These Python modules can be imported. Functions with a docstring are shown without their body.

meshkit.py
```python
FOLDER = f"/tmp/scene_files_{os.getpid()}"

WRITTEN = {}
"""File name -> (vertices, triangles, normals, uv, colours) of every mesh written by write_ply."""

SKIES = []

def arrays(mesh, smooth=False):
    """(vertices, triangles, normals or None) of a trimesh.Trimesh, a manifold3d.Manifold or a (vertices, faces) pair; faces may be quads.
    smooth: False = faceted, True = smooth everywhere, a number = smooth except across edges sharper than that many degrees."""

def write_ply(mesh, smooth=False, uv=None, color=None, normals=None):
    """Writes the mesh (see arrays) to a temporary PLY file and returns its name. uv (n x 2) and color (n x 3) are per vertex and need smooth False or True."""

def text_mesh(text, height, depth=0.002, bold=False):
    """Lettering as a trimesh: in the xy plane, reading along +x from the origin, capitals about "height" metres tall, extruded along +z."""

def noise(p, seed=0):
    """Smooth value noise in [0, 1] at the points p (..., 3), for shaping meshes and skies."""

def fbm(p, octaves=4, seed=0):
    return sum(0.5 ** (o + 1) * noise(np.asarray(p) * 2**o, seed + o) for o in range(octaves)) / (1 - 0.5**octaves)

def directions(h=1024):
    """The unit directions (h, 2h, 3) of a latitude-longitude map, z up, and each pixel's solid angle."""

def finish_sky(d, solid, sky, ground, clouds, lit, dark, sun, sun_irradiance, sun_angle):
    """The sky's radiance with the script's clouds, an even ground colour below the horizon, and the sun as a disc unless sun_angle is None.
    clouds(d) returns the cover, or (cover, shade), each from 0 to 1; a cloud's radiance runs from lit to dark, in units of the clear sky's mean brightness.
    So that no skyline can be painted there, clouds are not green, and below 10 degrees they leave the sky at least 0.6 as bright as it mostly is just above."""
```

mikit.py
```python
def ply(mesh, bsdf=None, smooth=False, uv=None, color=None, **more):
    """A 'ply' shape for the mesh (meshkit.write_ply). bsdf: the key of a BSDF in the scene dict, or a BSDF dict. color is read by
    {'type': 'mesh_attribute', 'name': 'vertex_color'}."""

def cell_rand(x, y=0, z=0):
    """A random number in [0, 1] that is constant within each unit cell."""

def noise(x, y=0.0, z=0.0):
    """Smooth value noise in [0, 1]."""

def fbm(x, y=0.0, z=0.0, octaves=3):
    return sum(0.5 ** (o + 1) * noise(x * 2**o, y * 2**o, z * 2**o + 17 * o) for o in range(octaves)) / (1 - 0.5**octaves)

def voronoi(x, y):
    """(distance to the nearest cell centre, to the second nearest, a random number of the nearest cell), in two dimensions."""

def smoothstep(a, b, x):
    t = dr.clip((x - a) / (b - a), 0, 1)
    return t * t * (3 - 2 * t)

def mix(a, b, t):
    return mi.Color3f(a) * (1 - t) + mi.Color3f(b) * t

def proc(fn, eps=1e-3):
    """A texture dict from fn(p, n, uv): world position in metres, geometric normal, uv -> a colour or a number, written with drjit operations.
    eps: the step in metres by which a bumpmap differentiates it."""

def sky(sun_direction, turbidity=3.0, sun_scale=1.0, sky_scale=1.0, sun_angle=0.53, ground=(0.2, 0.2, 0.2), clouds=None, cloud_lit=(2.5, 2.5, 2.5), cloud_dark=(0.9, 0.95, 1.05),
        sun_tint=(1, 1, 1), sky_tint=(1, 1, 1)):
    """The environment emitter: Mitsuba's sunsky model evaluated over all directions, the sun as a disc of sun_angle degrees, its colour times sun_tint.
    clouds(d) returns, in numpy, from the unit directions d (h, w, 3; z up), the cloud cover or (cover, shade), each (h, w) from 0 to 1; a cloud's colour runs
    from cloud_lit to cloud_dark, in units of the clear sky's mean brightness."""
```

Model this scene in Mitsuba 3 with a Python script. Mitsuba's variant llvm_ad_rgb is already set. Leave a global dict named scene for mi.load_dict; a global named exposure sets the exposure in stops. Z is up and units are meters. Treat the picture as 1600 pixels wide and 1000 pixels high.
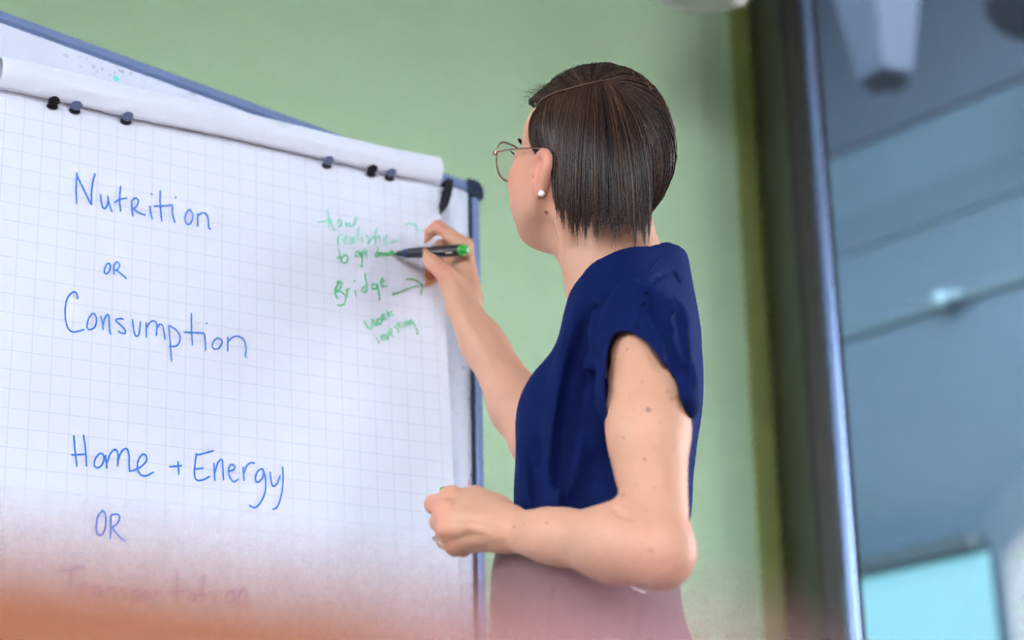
import math, numpy as np, trimesh, mitsuba as mi, mikit, meshkit
from mikit import proc, noise, fbm, smoothstep, mix
import drjit as dr
T = mi.ScalarTransform4f
scene, labels = {}, {}

# ------------------------------------------------------------------ camera, sky, exposure
F_PX, PITCH, CAM = 2750.0, math.radians(23.0), np.array([0.0, 0.0, 0.50])
CP, SP = math.cos(PITCH), math.sin(PITCH)
scene['camera'] = {'type': 'thinlens', 'fov': 2 * math.degrees(math.atan(800 / F_PX)), 'fov_axis': 'x', 'aperture_radius': 0.0125, 'focus_distance': 2.17,
                   'near_clip': 0.02, 'far_clip': 200.0,
                   'to_world': T().look_at(origin=CAM.tolist(), target=(CAM + [0, CP, SP]).tolist(), up=[0, 0, 1])}
scene['sky'] = mikit.sky((-0.35, -0.55, 0.75), turbidity=4.0, sun_scale=0.0, sky_scale=1.0, ground=(0.35, 0.35, 0.33),
                         clouds=lambda d: np.full(d.shape[:2], 0.75), cloud_lit=(1.5, 1.52, 1.6), cloud_dark=(0.9, 0.95, 1.05))
exposure = 6.75

# ------------------------------------------------------------------ helpers
def lin(r, g, b):
    c = np.array([r, g, b]) / 255.0
    return np.where(c < 0.04045, c / 12.92, ((c + 0.055) / 1.055) ** 2.4).tolist()
def rgb(c): return {'type': 'rgb', 'value': [float(x) for x in c]}
def ray(px, py):
    a, b = (px - 800) / F_PX, (500 - py) / F_PX
    return np.array([a, CP - b * SP, SP + b * CP])
def W(px, py, y):                       # the point at distance y into the room seen at a place of the photograph
    d = ray(px, py)
    return CAM + d * (y / d[1])
def unit(v): v = np.asarray(v, float); return v / np.linalg.norm(v)
def on_plane(px, py, o, n):
    d = ray(px, py)
    return CAM + d * (np.dot(o - CAM, n) / np.dot(d, n))
def mat(key, base, rough=0.5, spec=0.5, metallic=0.0, **kw):
    b = {'type': 'principled', 'base_color': rgb(base) if not isinstance(base, dict) else base, 'roughness': rough, 'specular': spec, 'metallic': metallic, **kw}
    scene[key] = {'type': 'twosided', 'bsdf': b}
def add(key, mesh, m, smooth=30, **kw):
    if key in scene:
        n = 1
        while f'{key}_{n:03d}' in scene: n += 1
        key = f'{key}_{n:03d}'
    scene[key] = mikit.ply(mesh, m, smooth=smooth, **kw)
    return key
def tag(key, label=None, cat=None, group=None, kind=None):
    labels[key] = {k: v for k, v in dict(label=label, category=cat, group=group, kind=kind).items() if v}
def cat(*ms): return trimesh.util.concatenate(list(ms))
def box(lo, hi, bevel=0.0):
    lo, hi = np.array(lo, float), np.array(hi, float)
    if bevel <= 0:
        m = trimesh.creation.box(hi - lo); m.apply_translation((lo + hi) / 2); return m
    pts = []
    for sx in (0, 1):
        for sy in (0, 1):
            for sz in (0, 1):
                c = np.where([sx, sy, sz], hi, lo); s = np.where([sx, sy, sz], -1, 1) * bevel
                for k in range(3):
                    q = c + s; q[k] = c[k]; pts.append(q)
    return trimesh.convex.convex_hull(np.array(pts))
def frame_box(o, ex, ey, ez, lo, hi, bevel=0.0):     # a box in a frame with axes ex, ey, ez
    m = box(lo, hi, bevel); M = np.eye(4); M[:3, 0], M[:3, 1], M[:3, 2], M[:3, 3] = ex, ey, ez, o
    m.apply_transform(M); return m
def tube(path, r, n=10, caps=True):
    path = np.asarray(path, float); r = np.broadcast_to(r, len(path))
    t = np.gradient(path, axis=0); t /= np.linalg.norm(t, axis=1, keepdims=True)
    u = np.cross(t[0], [0.3, 0.2, 0.93]); u /= np.linalg.norm(u); vs = []
    for p, d, rr in zip(path, t, r):
        u = u - d * (u @ d); u /= np.linalg.norm(u); w = np.cross(d, u)
        a = np.arange(n) * 2 * np.pi / n
        vs.append(p + rr * (np.cos(a)[:, None] * u + np.sin(a)[:, None] * w))
    vs = np.array(vs); k = len(path); f = []
    for i in range(k - 1):
        for j in range(n):
            a, b, c, d = i * n + j, i * n + (j + 1) % n, (i + 1) * n + (j + 1) % n, (i + 1) * n + j
            f += [[a, b, c], [a, c, d]]
    v = vs.reshape(-1, 3)
    if caps:
        v = np.vstack([v, path[0], path[-1]])
        for j in range(n):
            f += [[k * n, (j + 1) % n, j], [k * n + 1, (k - 1) * n + j, (k - 1) * n + (j + 1) % n]]
    return trimesh.Trimesh(v, f, process=False)
def spline(pts, n=8):
    p = np.asarray(pts, float)
    if len(p) < 3: return np.linspace(p[0], p[-1], n)
    q = np.vstack([2 * p[0] - p[1], p, 2 * p[-1] - p[-2]]); out = []
    for i in range(1, len(q) - 2):
        t = np.linspace(0, 1, n, endpoint=False)[:, None]
        a, b, c, d = q[i - 1], q[i], q[i + 1], q[i + 2]
        out.append(0.5 * (2 * b + (c - a) * t + (2 * a - 5 * b + 4 * c - d) * t ** 2 + (-a + 3 * b - 3 * c + d) * t ** 3))
    return np.vstack(out + [p[-1:]])
def lathe(profile, n=40):                # (r, z) pairs
    pr = np.asarray(profile, float); a = np.arange(n) * 2 * np.pi / n
    v = np.stack([pr[:, 0, None] * np.cos(a), pr[:, 0, None] * np.sin(a), np.broadcast_to(pr[:, 1, None], (len(pr), n))], -1).reshape(-1, 3)
    f = []
    for i in range(len(pr) - 1):
        for j in range(n):
            A, B, C, D = i * n + j, i * n + (j + 1) % n, (i + 1) * n + (j + 1) % n, (i + 1) * n + j
            f += [[A, B, C], [A, C, D]]
    return trimesh.Trimesh(v, f, process=False)
def place(m, o, ex, ey, ez):
    M = np.eye(4); M[:3, 0], M[:3, 1], M[:3, 2], M[:3, 3] = ex, ey, ez, o
    m = m.copy(); m.apply_transform(M); return m
def extrude(poly, depth):
    import shapely.geometry as sg
    return trimesh.creation.extrude_polygon(sg.Polygon(poly), depth, engine='earcut')

# ------------------------------------------------------------------ implicit surfaces (limbs that join smoothly)
def taubin(m, n):
    from scipy.sparse import coo_matrix
    e = np.sort(np.vstack([m.faces[:, [0, 1]], m.faces[:, [1, 2]], m.faces[:, [2, 0]]]), 1); e = np.unique(e, axis=0); N = len(m.vertices)
    A = coo_matrix((np.ones(2 * len(e)), (np.r_[e[:, 0], e[:, 1]], np.r_[e[:, 1], e[:, 0]])), (N, N)).tocsr(); deg = np.maximum(np.asarray(A.sum(1)).ravel(), 1)[:, None]
    v = np.array(m.vertices)
    for _ in range(n):
        for w in (0.5, -0.52): v = v + w * (A @ v / deg - v)
    return trimesh.Trimesh(v, m.faces, process=False)
class Field:
    def __init__(s, lo, hi, h):
        s.lo, s.h = np.array(lo, float), h
        s.n = np.ceil((np.array(hi) - s.lo) / h).astype(int) + 1
        s.a = np.full(s.n, 1.0, np.float32)
    def region(s, lo, hi):
        i0 = np.clip(np.floor((np.asarray(lo) - s.lo) / s.h).astype(int), 0, s.n); i1 = np.clip(np.ceil((np.asarray(hi) - s.lo) / s.h).astype(int) + 1, 0, s.n)
        sl = tuple(slice(a, b) for a, b in zip(i0, i1))
        g = [(s.lo[k] + s.h * np.arange(i0[k], i1[k])).astype(np.float32) for k in range(3)]
        return sl, (g[0][:, None, None], g[1][None, :, None], g[2][None, None, :])
    def op(s, fn, lo, hi, k, mode='add'):
        sl, P = s.region(lo, hi); a = s.a[sl]
        if a.size == 0: return
        d = fn(*P)
        if mode == 'cut': d, a0 = -d, a
        if mode == 'add':
            m = np.minimum(a, d)
            if k > 0: h = np.maximum(k - np.abs(a - d), 0) / k; m = m - h * h * k * 0.25
        else:
            m = np.maximum(a, d)
            if k > 0: h = np.maximum(k - np.abs(a - d), 0) / k; m = m + h * h * k * 0.25
        s.a[sl] = m
    def cone(s, a, b, ra, rb=None, k=0.02, mode='add', flat=None, fs=1.0):      # flat: a direction in which the section is fs times as thick
        a, b = np.asarray(a, float), np.asarray(b, float); rb = ra if rb is None else rb
        ab = b - a; L2 = max(ab @ ab, 1e-12); R = max(ra, rb) * max(1, fs) + k + 3 * s.h
        if flat is not None: fl = unit(flat)
        def fn(X, Y, Z):
            x, y, z = X - a[0], Y - a[1], Z - a[2]
            t = np.clip((x * ab[0] + y * ab[1] + z * ab[2]) / L2, 0, 1)
            x, y, z = x - t * ab[0], y - t * ab[1], z - t * ab[2]
            if flat is not None:
                q = (x * fl[0] + y * fl[1] + z * fl[2]) * (1 - 1 / fs)
                x, y, z = x - q * fl[0], y - q * fl[1], z - q * fl[2]
            return np.sqrt(x * x + y * y + z * z) - (ra + (rb - ra) * t)
        s.op(fn, np.minimum(a, b) - R, np.maximum(a, b) + R, k, mode)
    def ell(s, c, r, ax=np.eye(3), k=0.02, mode='add'):
        c, r, ax = np.asarray(c, float), np.asarray(r, float), np.asarray(ax, float)
        R = np.abs(ax.T) @ r + k + 3 * s.h
        def fn(X, Y, Z):
            x, y, z = X - c[0], Y - c[1], Z - c[2]; q0 = q1 = 0
            for i in range(3):
                w = (x * ax[i, 0] + y * ax[i, 1] + z * ax[i, 2]) / r[i]; q0 = q0 + w * w; q1 = q1 + (w / r[i]) ** 2
            q0 = np.sqrt(q0); return (q0 * (q0 - 1) / np.maximum(np.sqrt(q1), 1e-6)).astype(np.float32)
        s.op(fn, c - R, c + R, k, mode)
    def mesh(s, smooth=4):
        A = s.a; neg = A < 0
        cells = np.zeros(np.array(A.shape) - 1, np.int8)
        for i, j, k in np.ndindex(2, 2, 2): cells += neg[i:A.shape[0] - 1 + i, j:A.shape[1] - 1 + j, k:A.shape[2] - 1 + k]
        act = (cells > 0) & (cells < 8); idx = np.argwhere(act)
        num = np.full(act.shape, -1, np.int32); num[act] = np.arange(len(idx))
        tot, cnt = np.zeros((len(idx), 3)), np.zeros(len(idx))
        corners = {c: A[idx[:, 0] + c[0], idx[:, 1] + c[1], idx[:, 2] + c[2]].astype(float) for c in np.ndindex(2, 2, 2)}
        for c in np.ndindex(2, 2, 2):
            for ax in range(3):
                if c[ax]: continue
                e = list(c); e[ax] = 1; va, vb = corners[c], corners[tuple(e)]
                m = (va < 0) != (vb < 0); t = np.where(m, va / np.where(m, va - vb, 1), 0)
                p = np.array(c, float)[None] + 0; p = np.repeat(p, len(idx), 0); p[:, ax] += t
                tot[m] += p[m]; cnt[m] += 1
        V = s.lo + s.h * (idx + tot / cnt[:, None]); F = []
        for ax in range(3):
            u, w = [(1, 2), (2, 0), (0, 1)][ax]
            sl0 = [slice(None)] * 3; sl1 = [slice(None)] * 3; sl0[ax] = slice(0, -1); sl1[ax] = slice(1, None)
            a, b = neg[tuple(sl0)], neg[tuple(sl1)]
            e = np.argwhere(a != b); e = e[(e[:, u] > 0) & (e[:, w] > 0) & (e[:, u] < A.shape[u] - 1) & (e[:, w] < A.shape[w] - 1)]
            def at(du, dw):
                q = e.copy(); q[:, u] -= du; q[:, w] -= dw; return num[q[:, 0], q[:, 1], q[:, 2]]
            q = np.stack([at(1, 1), at(0, 1), at(0, 0), at(1, 0)], 1)
            flip = ~a[e[:, 0], e[:, 1], e[:, 2]]; q[flip] = q[flip][:, ::-1]; F.append(q)
        F = np.vstack(F); m = trimesh.Trimesh(V, np.vstack([F[:, [0, 1, 2]], F[:, [0, 2, 3]]]), process=False)
        return taubin(m, smooth)

# ------------------------------------------------------------------ materials
def paint(c, s=0.03, sc=9.0):
    c = [float(x) for x in c]
    return proc(lambda p, n, uv: mi.Color3f(*c) * (1 - s + 2 * s * fbm(p.x * sc, p.y * sc, p.z * sc)))
mat('green_paint', paint(lin(196, 225, 185)), 0.65, 0.3)
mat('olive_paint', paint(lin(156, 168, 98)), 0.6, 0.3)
mat('grey_ceiling', lin(118, 124, 134), 0.8, 0.2)
mat('slate_paint', lin(62, 90, 118), 0.7, 0.3)
mat('white_paint', lin(225, 225, 222), 0.7, 0.3)
mat('floor_oak', proc(lambda p, n, uv: mix(lin(150, 128, 104), lin(120, 100, 80), fbm(p.x * 3, p.y * 40, 0))), 0.45, 0.4)
mat('dark_frame', proc(lambda p, n, uv: mi.Color3f(*lin(38, 41, 31)) * (0.9 + 0.2 * fbm(p.x * 30, p.y * 30, p.z * 3))), 0.5, 0.4)
mat('black_rubber', lin(18, 20, 22), 0.5, 0.4)
mat('aluminium', lin(170, 190, 225), 0.33, 0.5, 0.85)
mat('blue_aluminium', lin(135, 158, 200), 0.35, 0.5, 0.6)
scene['pane_glass'] = {'type': 'thindielectric', 'int_ior': 1.5}
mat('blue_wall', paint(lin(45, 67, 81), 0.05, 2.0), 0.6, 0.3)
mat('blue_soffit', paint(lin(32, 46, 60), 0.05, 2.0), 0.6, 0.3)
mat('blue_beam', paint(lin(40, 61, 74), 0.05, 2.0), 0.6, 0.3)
mat('teal_rail', lin(42, 66, 76), 0.5, 0.4)

# ------------------------------------------------------------------ the room
YW, XL, XR, YB, ZC = 3.70, -3.2, 2.6, -2.6, 3.30
def struct(key, mesh, m, label, smooth=False):
    key = add(key, mesh, m, smooth); tag(key, label, kind='structure'); return key
xj = W(1180, 0, YW)[0]           # where the green wall ends
zt = 3.30
def wall_x(px, py, y=YW): return W(px, py, y)[0]
x_wall = wall_x(1196, 250); YF = 3.36                                    # the dark post stands 34 cm proud of the green wall
x_A0, x_A1 = wall_x(1240, 250, YF), wall_x(1268, 250, YF); x_rod0, x_rod1 = wall_x(1270, 250, YF), wall_x(1289, 250, YF)
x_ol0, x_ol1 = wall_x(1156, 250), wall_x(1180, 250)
x_c = wall_x(1030, 250); R_c = (x_wall - x_c) / math.sin(math.radians(52))          # wall end curved back, shaped to darken it towards the post
def arc_wall(a0, a1, proud, x_left=None):
    ph = np.linspace(a0, a1, 20); f = [(x_c + (R_c + proud) * math.sin(a), YW + R_c - (R_c + proud) * math.cos(a)) for a in ph]
    b = [(x, YW + 0.30) for x in (f[-1][0], f[0][0] if x_left is None else x_left)]
    return extrude(([] if x_left is None else [(x_left, YW)]) + f + b, zt)
struct('wall_back', arc_wall(0, math.radians(52), 0, XL), 'green_paint', 'plain sage green wall behind the flip chart', 20)
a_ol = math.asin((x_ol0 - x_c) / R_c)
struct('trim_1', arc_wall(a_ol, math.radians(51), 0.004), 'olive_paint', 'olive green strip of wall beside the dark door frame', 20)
struct('floor', box((XL, YB, -0.1), (6.5, 9.5, 0)), 'floor_oak', 'wooden floor')
struct('ceiling', box((XL, YB, ZC), (XR, YW + 0.1, ZC + 0.1)), 'grey_ceiling', 'grey ceiling')
LY0, LY1 = -0.5, 0.5  # unseen opening added to light her face
struct('wall_left', cat(box((XL - 0.15, YB, 0), (XL, LY0, ZC)), box((XL - 0.15, LY1, 0), (XL, YW, ZC)), box((XL - 0.15, LY0, 0), (XL, LY1, 1.2)), box((XL - 0.15, LY0, 2.9), (XL, LY1, ZC))), 'white_paint', 'white side wall with an added narrow window, out of view')
RY0, RY1, RY2, RY3 = -2.3, -1.3, 2.45, 3.25  # unseen openings added: fill light, and a rim light for her arm
struct('wall_right', cat(*[box((XR, a, 0), (XR + 0.15, b, ZC)) for a, b in ((YB, RY0), (RY1, RY2), (RY3, YF))], *[box((XR, a, c), (XR + 0.15, b, d)) for a, b, z0_, z1_ in ((RY0, RY1, 0.7, 3.0), (RY2, RY3, 0.8, 2.7)) for c, d in ((0, z0_), (z1_, ZC))]), 'white_paint', 'white side wall with two added windows, out of view')
WX0, WX1 = -0.85, 0.5  # unseen opening added and sized for the main light
struct('wall_rear', cat(box((XL, YB - 0.15, 0), (WX0, YB, ZC)), box((WX1, YB - 0.15, 0), (XR, YB, ZC)), box((WX0, YB - 0.15, 0), (WX1, YB, 0.7)), box((WX0, YB - 0.15, 3.15), (WX1, YB, ZC))), 'slate_paint', 'slate blue wall with an added tall window behind the camera')
# dark frame and the sliding glass leaf
struct('door_1', box((x_wall, YF + 0.012, 0), (x_A0, YW + 0.32, zt), 0.003), 'dark_frame', 'dark deep door post at the edge of the green wall')
struct('door_1__groove', box((x_wall + 0.001, YF + 0.004, 0), (x_A0 + 0.003, YF + 0.014, zt)), 'black_rubber', ''); labels['door_1__groove'] = {'label': 'black groove'}
struct('door_1__jamb', box((x_A0, YF, 0), (x_A1, YF + 0.10, zt), 0.003), 'dark_frame', ''); labels['door_1__jamb'] = {'label': 'dark front upright'}
rr_ = (x_rod1 - x_rod0) / 2
rod = lathe([(0, 0), (rr_, 0), (rr_, zt), (0, zt)], 24); rod.apply_translation(((x_rod0 + x_rod1) / 2, YF + 0.012, 0))
struct('window_1', box((x_rod1 + 0.006, YF + 0.02, 0), (XR, YF + 0.026, zt)), 'pane_glass', 'tall glass pane of the partition on the right')
struct('window_1__edge_profile', rod, 'blue_aluminium', '', 30); labels['window_1__edge_profile'] = {'label': 'bright bluish aluminium edge profile'}
struct('window_1__edge_seal', box((x_rod1 - 0.002, YF + 0.004, 0), (x_rod1 + 0.008, YF + 0.034, zt)), 'black_rubber', ''); labels['window_1__edge_seal'] = {'label': 'dark glazing seal'}

# ------------------------------------------------------------------ the blue room beyond the glass
far_dir = unit([-0.70, 0.71, 0]); far_n = np.array([-0.71, -0.70, 0.0]); far_o = W(1460, 475, 6.6)     # along the far wall (away), towards us
def far_pt(px, py, off=0.0): return on_plane(px, py, far_o + far_n * off, far_n)
def far_coords(p): return np.array([np.dot(p - far_o, far_dir), p[2]])
def far_box(s0, s1, z0, z1, d0, d1, bev=0.0):
    o = far_o.copy(); o[2] = 0
    return frame_box(o, far_dir, np.array([0, 0, 1.0]), np.cross(far_dir, [0, 0, 1.0]), (s0, z0, 0), (s1, z1, 1), 0) if False else \
        frame_box(o, far_dir, far_n, np.array([0, 0, 1.0]), (s0, d0, z0), (s1, d1, z1), bev)
zA = far_pt(1440, 190)[2]; zB0 = far_pt(1365, 322)[2]; zB1 = far_pt(1365, 385)[2]
struct('wall_far', far_box(-3.6, 3.5, 0, 5.3, -0.1, 0.0), 'blue_wall', 'blue lit far wall seen through the glass')
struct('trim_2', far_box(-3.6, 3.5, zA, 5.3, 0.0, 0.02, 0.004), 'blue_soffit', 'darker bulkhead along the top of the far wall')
struct('trim_3', far_box(-3.6, 3.5, zB1, zB0, 0.0, 0.012, 0.004), 'blue_beam', 'slim beam across the far wall')
zr = far_pt(1460, 478)[2]
k = add('wall_rail', far_box(-3.4, 2.5, zr - 0.032, zr + 0.032, 0.0, 0.025, 0.008), 'teal_rail', False)
tag(k, 'thin teal rail running along the blue wall behind the glass', 'rail')
c = far_pt(1470, 468, 0.09)
cl = cat(trimesh.creation.icosphere(2, 0.035), place(lathe([(0, 0), (0.018, 0), (0.022, 0.07), (0.012, 0.09), (0, 0.09)], 16), np.zeros(3), far_n, unit([0.2, 0.1, 1]), -far_dir))
cl.apply_translation(c)
mat('pale_plastic', lin(88, 116, 128), 0.35, 0.5)
k = add('wall_rail__clamp', cl, 'pale_plastic', 40); labels[k] = {'label': 'pale round clamp'}
for s in (-2.6, -1.2, 1.6): add('wall_rail__bracket', far_box(s - 0.03, s + 0.03, zr - 0.045, zr + 0.045, 0, 0.03), 'teal_rail', False)
struct('ceiling_far_added', box((-4.0, 4.7, 5.3), (6.5, 9.6, 5.4)), 'blue_soffit', 'unseen dark ceiling added to shade the room behind the glass')  # unseen roof added to dim the far wall
struct('wall_side_added', box((-2.6, YW + 0.2, 0), (-2.5, 9.6, 5.3)), 'blue_wall', 'unseen side wall added to shade the room behind the glass')  # unseen wall added to keep skylight off the far wall
# projection screen
s0, s1 = far_coords(far_pt(1560, 900))[0], far_coords(far_pt(1335, 900))[0]
zb = far_pt(1450, 855, 0.1)[2]; ztop = far_pt(1450, 882, 0.06)[2]
mat('dark_housing', lin(36, 54, 60), 0.5, 0.4)
k = add('projection_screen__housing', far_box(s0 + 0.02, s1 + 0.5, ztop, zb + 0.02, 0.0, 0.12, 0.012), 'dark_housing', False); labels[k] = {'label': 'dark teal roller housing'}
scr = box((-0.5, 0, -0.5), (0.5, 0.01, 0.5))
scene['projection_screen__screen'] = mikit.ply(far_box(s0, s1 + 0.5, ztop - 1.1, ztop, 0.05, 0.056), 'dark_housing', smooth=False)
scene['projection_screen__screen']['emitter'] = {'type': 'area', 'radiance': rgb([0.0026, 0.0068, 0.0082])}
labels['projection_screen__screen'] = {'label': 'glowing pale cyan screen'}
tag('projection_screen', 'bright cyan screen under a dark bar, low behind the glass', 'screen')
# added solids: tapered one stands in for a lampshade reflection, round one for an arc
mat('stand_in_blue', lin(26, 39, 56), 0.6, 0.3)
k = add('shade_reflection__shade', place(lathe([(0, 0), (0.09, 0.0), (0.10, 0.01), (0.20, 0.55), (0.19, 0.56), (0, 0.56)], 5), W(1385, 128, 5.4), unit([0.8, 0.6, 0]), unit([-0.6, 0.8, 0]), [0, 0, 1.0]), 'stand_in_blue', False)
k = add('shade_reflection__cord', tube([W(1385, 128, 5.4) + [0, 0, 0.55], W(1385, 128, 5.4) + [0, 0, 3]], 0.006, 8), 'black_rubber', True)
tag('shade_reflection', 'tapered solid standing in for a lampshade reflection in the glass', 'reflection stand-in')
k = add('added_round_disc', place(lathe([(0, -0.0), (0.30, 0.0), (0.345, 0.015), (0.36, 0.05), (0.35, 0.10), (0, 0.10)], 48), W(1690, 0, 5.6), [1, 0, 0], [0, 1, 0], [0, 0, 1.0]), 'stand_in_blue', 40)  # added disc standing in for a pale arc on the glass
tag(k, 'round disc added for the pale arc at the top right of the glass', 'added disc')

# ------------------------------------------------------------------ the flip chart: paper plane fitted to the printed 25 mm squares
def cam_vec(x, y, z): return np.array([x, z * CP + y * SP, z * SP - y * CP])
PX = unit(cam_vec(0.85699723, 0.14887034, 0.49334914)); PD = cam_vec(0.07265635, 0.92647769, -0.36926975)
PD = unit(PD - PX * (PD @ PX)); PN = unit(np.cross(PX, PD)); PN = PN if PN[1] < 0 else -PN      # right, down, towards the room
PO = CAM + 2.289 * ray(37.868, 184.128)
CELL = 0.025
def on_paper(px, py, off=0.0): return on_plane(px, py, PO + PN * off, PN)
def paper_uv(p): q = p - PO; return np.array([q @ PX, q @ PD])
def paper_pt(u, v, off=0.0): return PO + PX * u + PD * v + PN * off
def grid_paper(p, n, uv):
    u, v = uv.x / CELL, uv.y / CELL
    du, dv = dr.abs(u - dr.round(u)) * CELL, dr.abs(v - dr.round(v)) * CELL
    line = dr.maximum(1 - smoothstep(0.0004, 0.0010, du), 1 - smoothstep(0.0004, 0.0010, dv))
    line = dr.select((uv.x > 24.3 * CELL) | (uv.x < -2.2 * CELL), 0, line)
    return mix(lin(212, 214, 224), lin(148, 160, 180), line * 0.27)
mat('grid_paper', proc(grid_paper), 0.75, 0.2)
mat('white_paper', lin(212, 214, 224), 0.75, 0.2)
mat('white_board', proc(lambda p, n, uv: mix(lin(204, 208, 220), lin(96, 104, 116), smoothstep(0.80, 0.84, noise(p.x * 190, p.y * 190, p.z * 190)) * smoothstep(0.5, 0.62, fbm(p.x * 9, p.y * 9, p.z * 9)) * 0.6)), 0.25, 0.5)
mat('rail_metal', lin(128, 148, 188), 0.38, 0.5, 0.5)
mat('navy_plastic', lin(22, 36, 58), 0.4, 0.5)
mat('steel', lin(215, 220, 225), 0.2, 0.5, 1.0)
mat('hole_black', lin(14, 17, 22), 0.6, 0.3)
mat('hole_grey', lin(92, 100, 132), 0.6, 0.3)
# board: parallel to the paper, 5 cm behind it
BO = 0.055
def on_board(px, py, off=0.0): return on_plane(px, py, PO - PN * (BO - off), PN)
def board_uv(px, py): return paper_uv(on_board(px, py))
TR, RB, TL = board_uv(741, 297), board_uv(752, 1000), board_uv(0, 27)
eu = unit(TR - TL); ed = unit(RB - TR)                      # along the top rail, down the right rail (within the board plane)
BW, BH = 0.78, 1.04
C0 = TR - eu * BW
def bpt(c, off): return PO + PX * c[0] + PD * c[1] - PN * (BO - off)
def board_slab(corners, o0, o1):
    P = [bpt(c, o1) for c in corners] + [bpt(c, o0) for c in corners]
    return trimesh.convex.convex_hull(np.array(P))
corners = [C0, TR, TR + ed * BH, C0 + ed * BH]
add('flip_chart_easel__board', board_slab(corners, -0.012, 0.0), 'white_board', False); labels['flip_chart_easel__board'] = {'label': 'white dry-wipe panel with faint specks'}
def rail(a, b, w=0.0165):
    pa, pb = bpt(a, -0.004), bpt(b, -0.004); d = unit(pb - pa); s = np.cross(d, PN)
    prof = [(-w / 2, -0.011), (w / 2, -0.011), (w / 2, 0.004), (w * 0.38, 0.010), (-w * 0.30, 0.010), (-w / 2, 0.005)]
    m = extrude(prof, np.linalg.norm(pb - pa)); return place(m, pa, s, PN, d) if np.dot(np.cross(s, PN), d) > 0 else place(m, pa, -s, PN, d)
k = add('flip_chart_easel__rail', rail(C0, TR), 'rail_metal', 25); labels[k] = {'label': 'bluish aluminium top rail'}
k = add('flip_chart_easel__rail', rail(TR, TR + ed * BH, 0.0125), 'rail_metal', 25); labels[k] = {'label': 'bluish aluminium right-hand rail'}
k = add('flip_chart_easel__rail', rail(C0, C0 + ed * BH), 'rail_metal', 25)
k = add('flip_chart_easel__rail', rail(C0 + ed * BH, TR + ed * BH), 'rail_metal', 25)
sgap = add('flip_chart_easel__inner_seal', board_slab([TR - eu * 0.0115, TR - eu * 0.0065, TR - eu * 0.0065 + ed * BH, TR - eu * 0.0115 + ed * BH], -0.002, 0.003), 'navy_plastic', False)
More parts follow.
